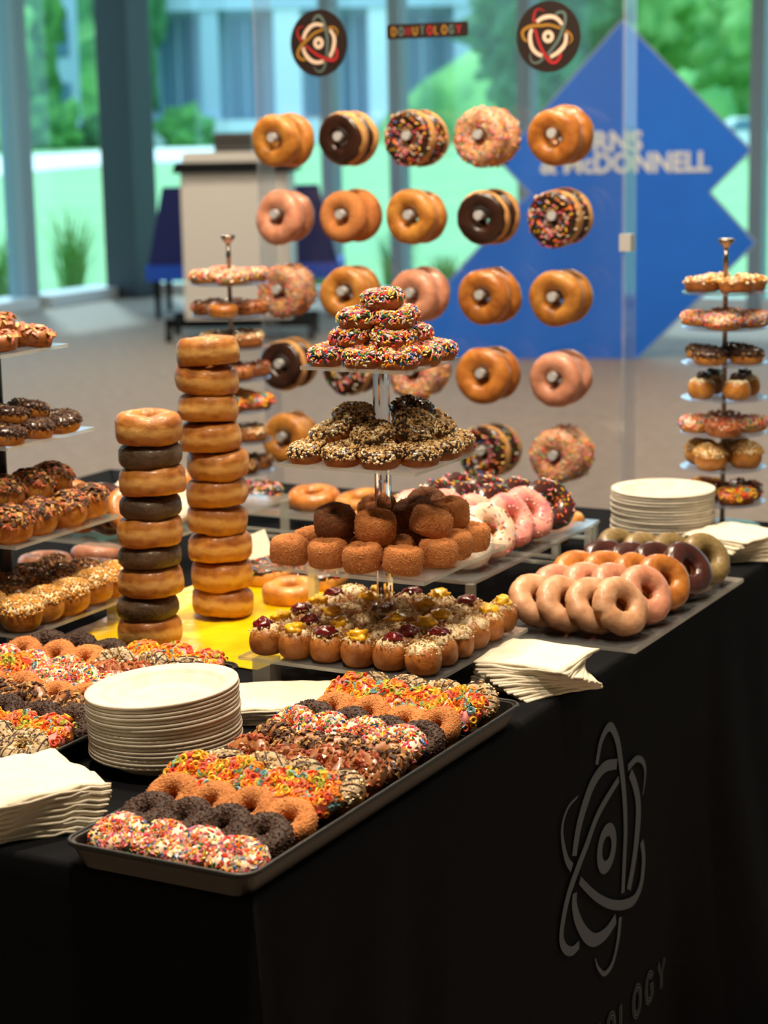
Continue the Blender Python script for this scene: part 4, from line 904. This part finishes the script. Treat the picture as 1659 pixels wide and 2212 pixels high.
# ------------------------------------------------------------------ round tier stands
def round_stand(cx, cy, kinds, side, lean=0):
    e = empty('round_tier_stand', T(cx, cy, ZT)); tag(e, 'tall round seven-level donut stand with metal rod %s' % side, 'cake stand', 'round tier stands')
    zs = [.052 + i * .0635 for i in range(7)]
    for z_ in zs:
        q = MB(); q.lathe([(.004, z_ - .003), (.076, z_ - .003), (.078, z_), (.004, z_)], 32); q.build('tray', 'acrylic_blue', e)
    q = MB(); q.lathe([(.07, 0), (.07, .004), (.012, .008), (.006, .012), (.0045, .02), (.0045, zs[-1] + .05), (.006, zs[-1] + .055), (.0045, zs[-1] + .06), (.004, zs[-1] + .075)], 20); q.build('rod', 'steel', e, smooth=True)
    zt = zs[-1] + .075
    q = MB(); q.lathe([(.004, zt), (.006, zt + .004), (.0145, zt + .014), (.015, zt + .017), (.012, zt + .019), (.001, zt + .0195)], 20); q.build('knob', 'steel', e, smooth=True)
    for l, (z_, k) in enumerate(zip(zs, kinds)):
        n = 4
        for i in range(n):
            a = HEAD - PI / 2 + .4 + 2 * PI * i / n + l * .5
            kk = k if isinstance(k, str) else k[i % len(k)]
            put(kk, 'mini_donut' if KINDS[kk]['cls'] is Ring else 'filled_donut', 'mini donut', 'donuts on the round stands', '%s donut, %s on %s level of round stand %s' % (KINDS[kk]['desc'], ['at front', 'right of rod', 'behind rod', 'left of rod'][int(((a - HEAD + PI / 2 + PI / 4) % (2 * PI)) / (PI / 2)) % 4], 'bottom' if l == 0 else ('top' if l == 6 else od(l)), side),
                cx + .046 * math.cos(a), cy + .046 * math.sin(a), ZT + z_ + .0005, (jit(.08), jit(.08), 1), sc=1.08 if KINDS[kk]['cls'] is Ring else .95)
clear_mat('acrylic_blue', (.85, .9, .97), .12, (.6, .68, .85))
round_stand(-.16, 1.878, [['F', 'B'], 'BN', ['S', 'B'], 'BW', 'CD', 'S', 'NG'], 'beside far plates')
round_stand(-1.165, 1.80, ['H', 'NG', 'F', 'B', 'NG', ['MG', 'B'], 'S'], 'behind the towers')

# ------------------------------------------------------------------ peg wall
PW = empty('peg_wall', T(-.95, 2.315, ZT)); tag(PW, 'tall clear acrylic peg wall hung with donuts', 'display wall')
q = MB(); q.box(-.455, .42, 0, .005, -ZT + .006, 1.15); q.build('sheet', 'panel_clear', PW)
clear_mat('panel_edge', (.95, .96, .98), .07, (.8, .86, .95), refl=.7)
for x0, x1 in ((.42, .426), (-.461, -.455)):
    q = MB(); q.box(x0, x1, 0, .065, -ZT + .006, 1.15); q.build('side_fin', 'panel_edge', PW)
    q = MB(); q.box(x0 - .002, x1 + .002, -.003, .0, -ZT + .006, 1.15); q.build('corner_strip', 'panel_edge', PW)
q = MB(); q.box(-.47, .435, -.15, .3, -ZT, -ZT + .006); q.build('base_plate', 'panel_clear', PW)
q = MB(); q.box(.415, .44, -.006, .02, .47, .505); q.build('clip', 'peg_grey', PW)
PG = [['G2', 'CH', 'CS', 'WS', 'G'], ['PK', 'CI', 'G2', 'CH', 'CS'], ['WS', 'G2', 'PK', 'G', 'G2'], ['CH', 'CS', 'WS', 'G', 'PK'], ['G2', None, None, 'CS', 'WS']]
for r in range(5):
    for c in range(5):
        px, pz = -1.307 + .1661 * c, 1.463 - .1655 * r
        q = MB(); q.tube([(px + .95, -.11, pz - ZT), (px + .95, -.001, pz - ZT)], .0098, 14); q.build('peg', 'peg_grey', PW, smooth=False)
        k = PG[r][c]
        if not k: continue
        for d in (0, 1):
            y = 2.231 + d * .052
            donut(k, 'ring_donut', '%s donut, %s on peg %s of %s row of peg wall' % (KINDS[k]['desc'], 'in front' if d == 0 else 'behind', od(c), 'top' if r == 0 else od(r)), 'donut', 'donuts hung on the peg wall',
                  (px + jit(.003), y, pz - .007 + jit(.002)), (jit(.1) + .08 * d, -1, jit(.12)), sc=1.09 + jit(.03))
# stickers
mat('sticker_brown', '#231512', .5); mat('st_cream', '#e9cdb8', .5); mat('st_gold', '#a8792c', .5); mat('st_red', '#b42a2e', .5); mat('st_teal', '#5f726f', .5)
for i, (x, z_, rt) in enumerate([(-1.243, 1.664, rad(0)), (-.695, 1.658, rad(-36))]):
    e = empty('round_sticker', T(x, 2.3135, z_)); tag(e, 'round dark brown sticker with orbit emblem %s on peg wall' % ('above the plain glazed donuts' if i == 0 else 'in front of the blue sign'), 'sticker', 'emblem stickers')
    q = MB(); q.prism([(.072 * math.cos(-2 * PI * k / 48), .072 * math.sin(-2 * PI * k / 48)) for k in range(48)], .001); q.build('disc', 'sticker_brown', e)
    sb = empty('emblem', None); sb.parent = e; sb.matrix_local = T(0, -.0005, 0)
    emblem(sb, .061, ['st_cream', 'st_teal', 'st_gold', 'st_red'], 0, rt, .0003, 1.25)
e = empty('name_sticker', T(-.976, 2.3135, 1.681)); tag(e, 'small dark strip sticker with coloured capital letters on peg wall', 'sticker')
q = MB(); q.prism([(x, y) for x, y in rrect(-.0975, .0975, -.0155, .0155, .006)][::-1], .001); q.build('strip', 'sticker_brown', e)
stroke_text('DONUTOLOGY', e, .0165, .0172, -.084, -.0008, ['st_gold', 'st_teal', 'st_red', 'st_gold', 'st_teal', 'st_red', 'st_gold', 'st_gold', 'st_teal', 'st_red'], inline=False)
for o in e.children:
    if o.name.startswith('letter_'): o.matrix_local = T(0, 0, -.0082)
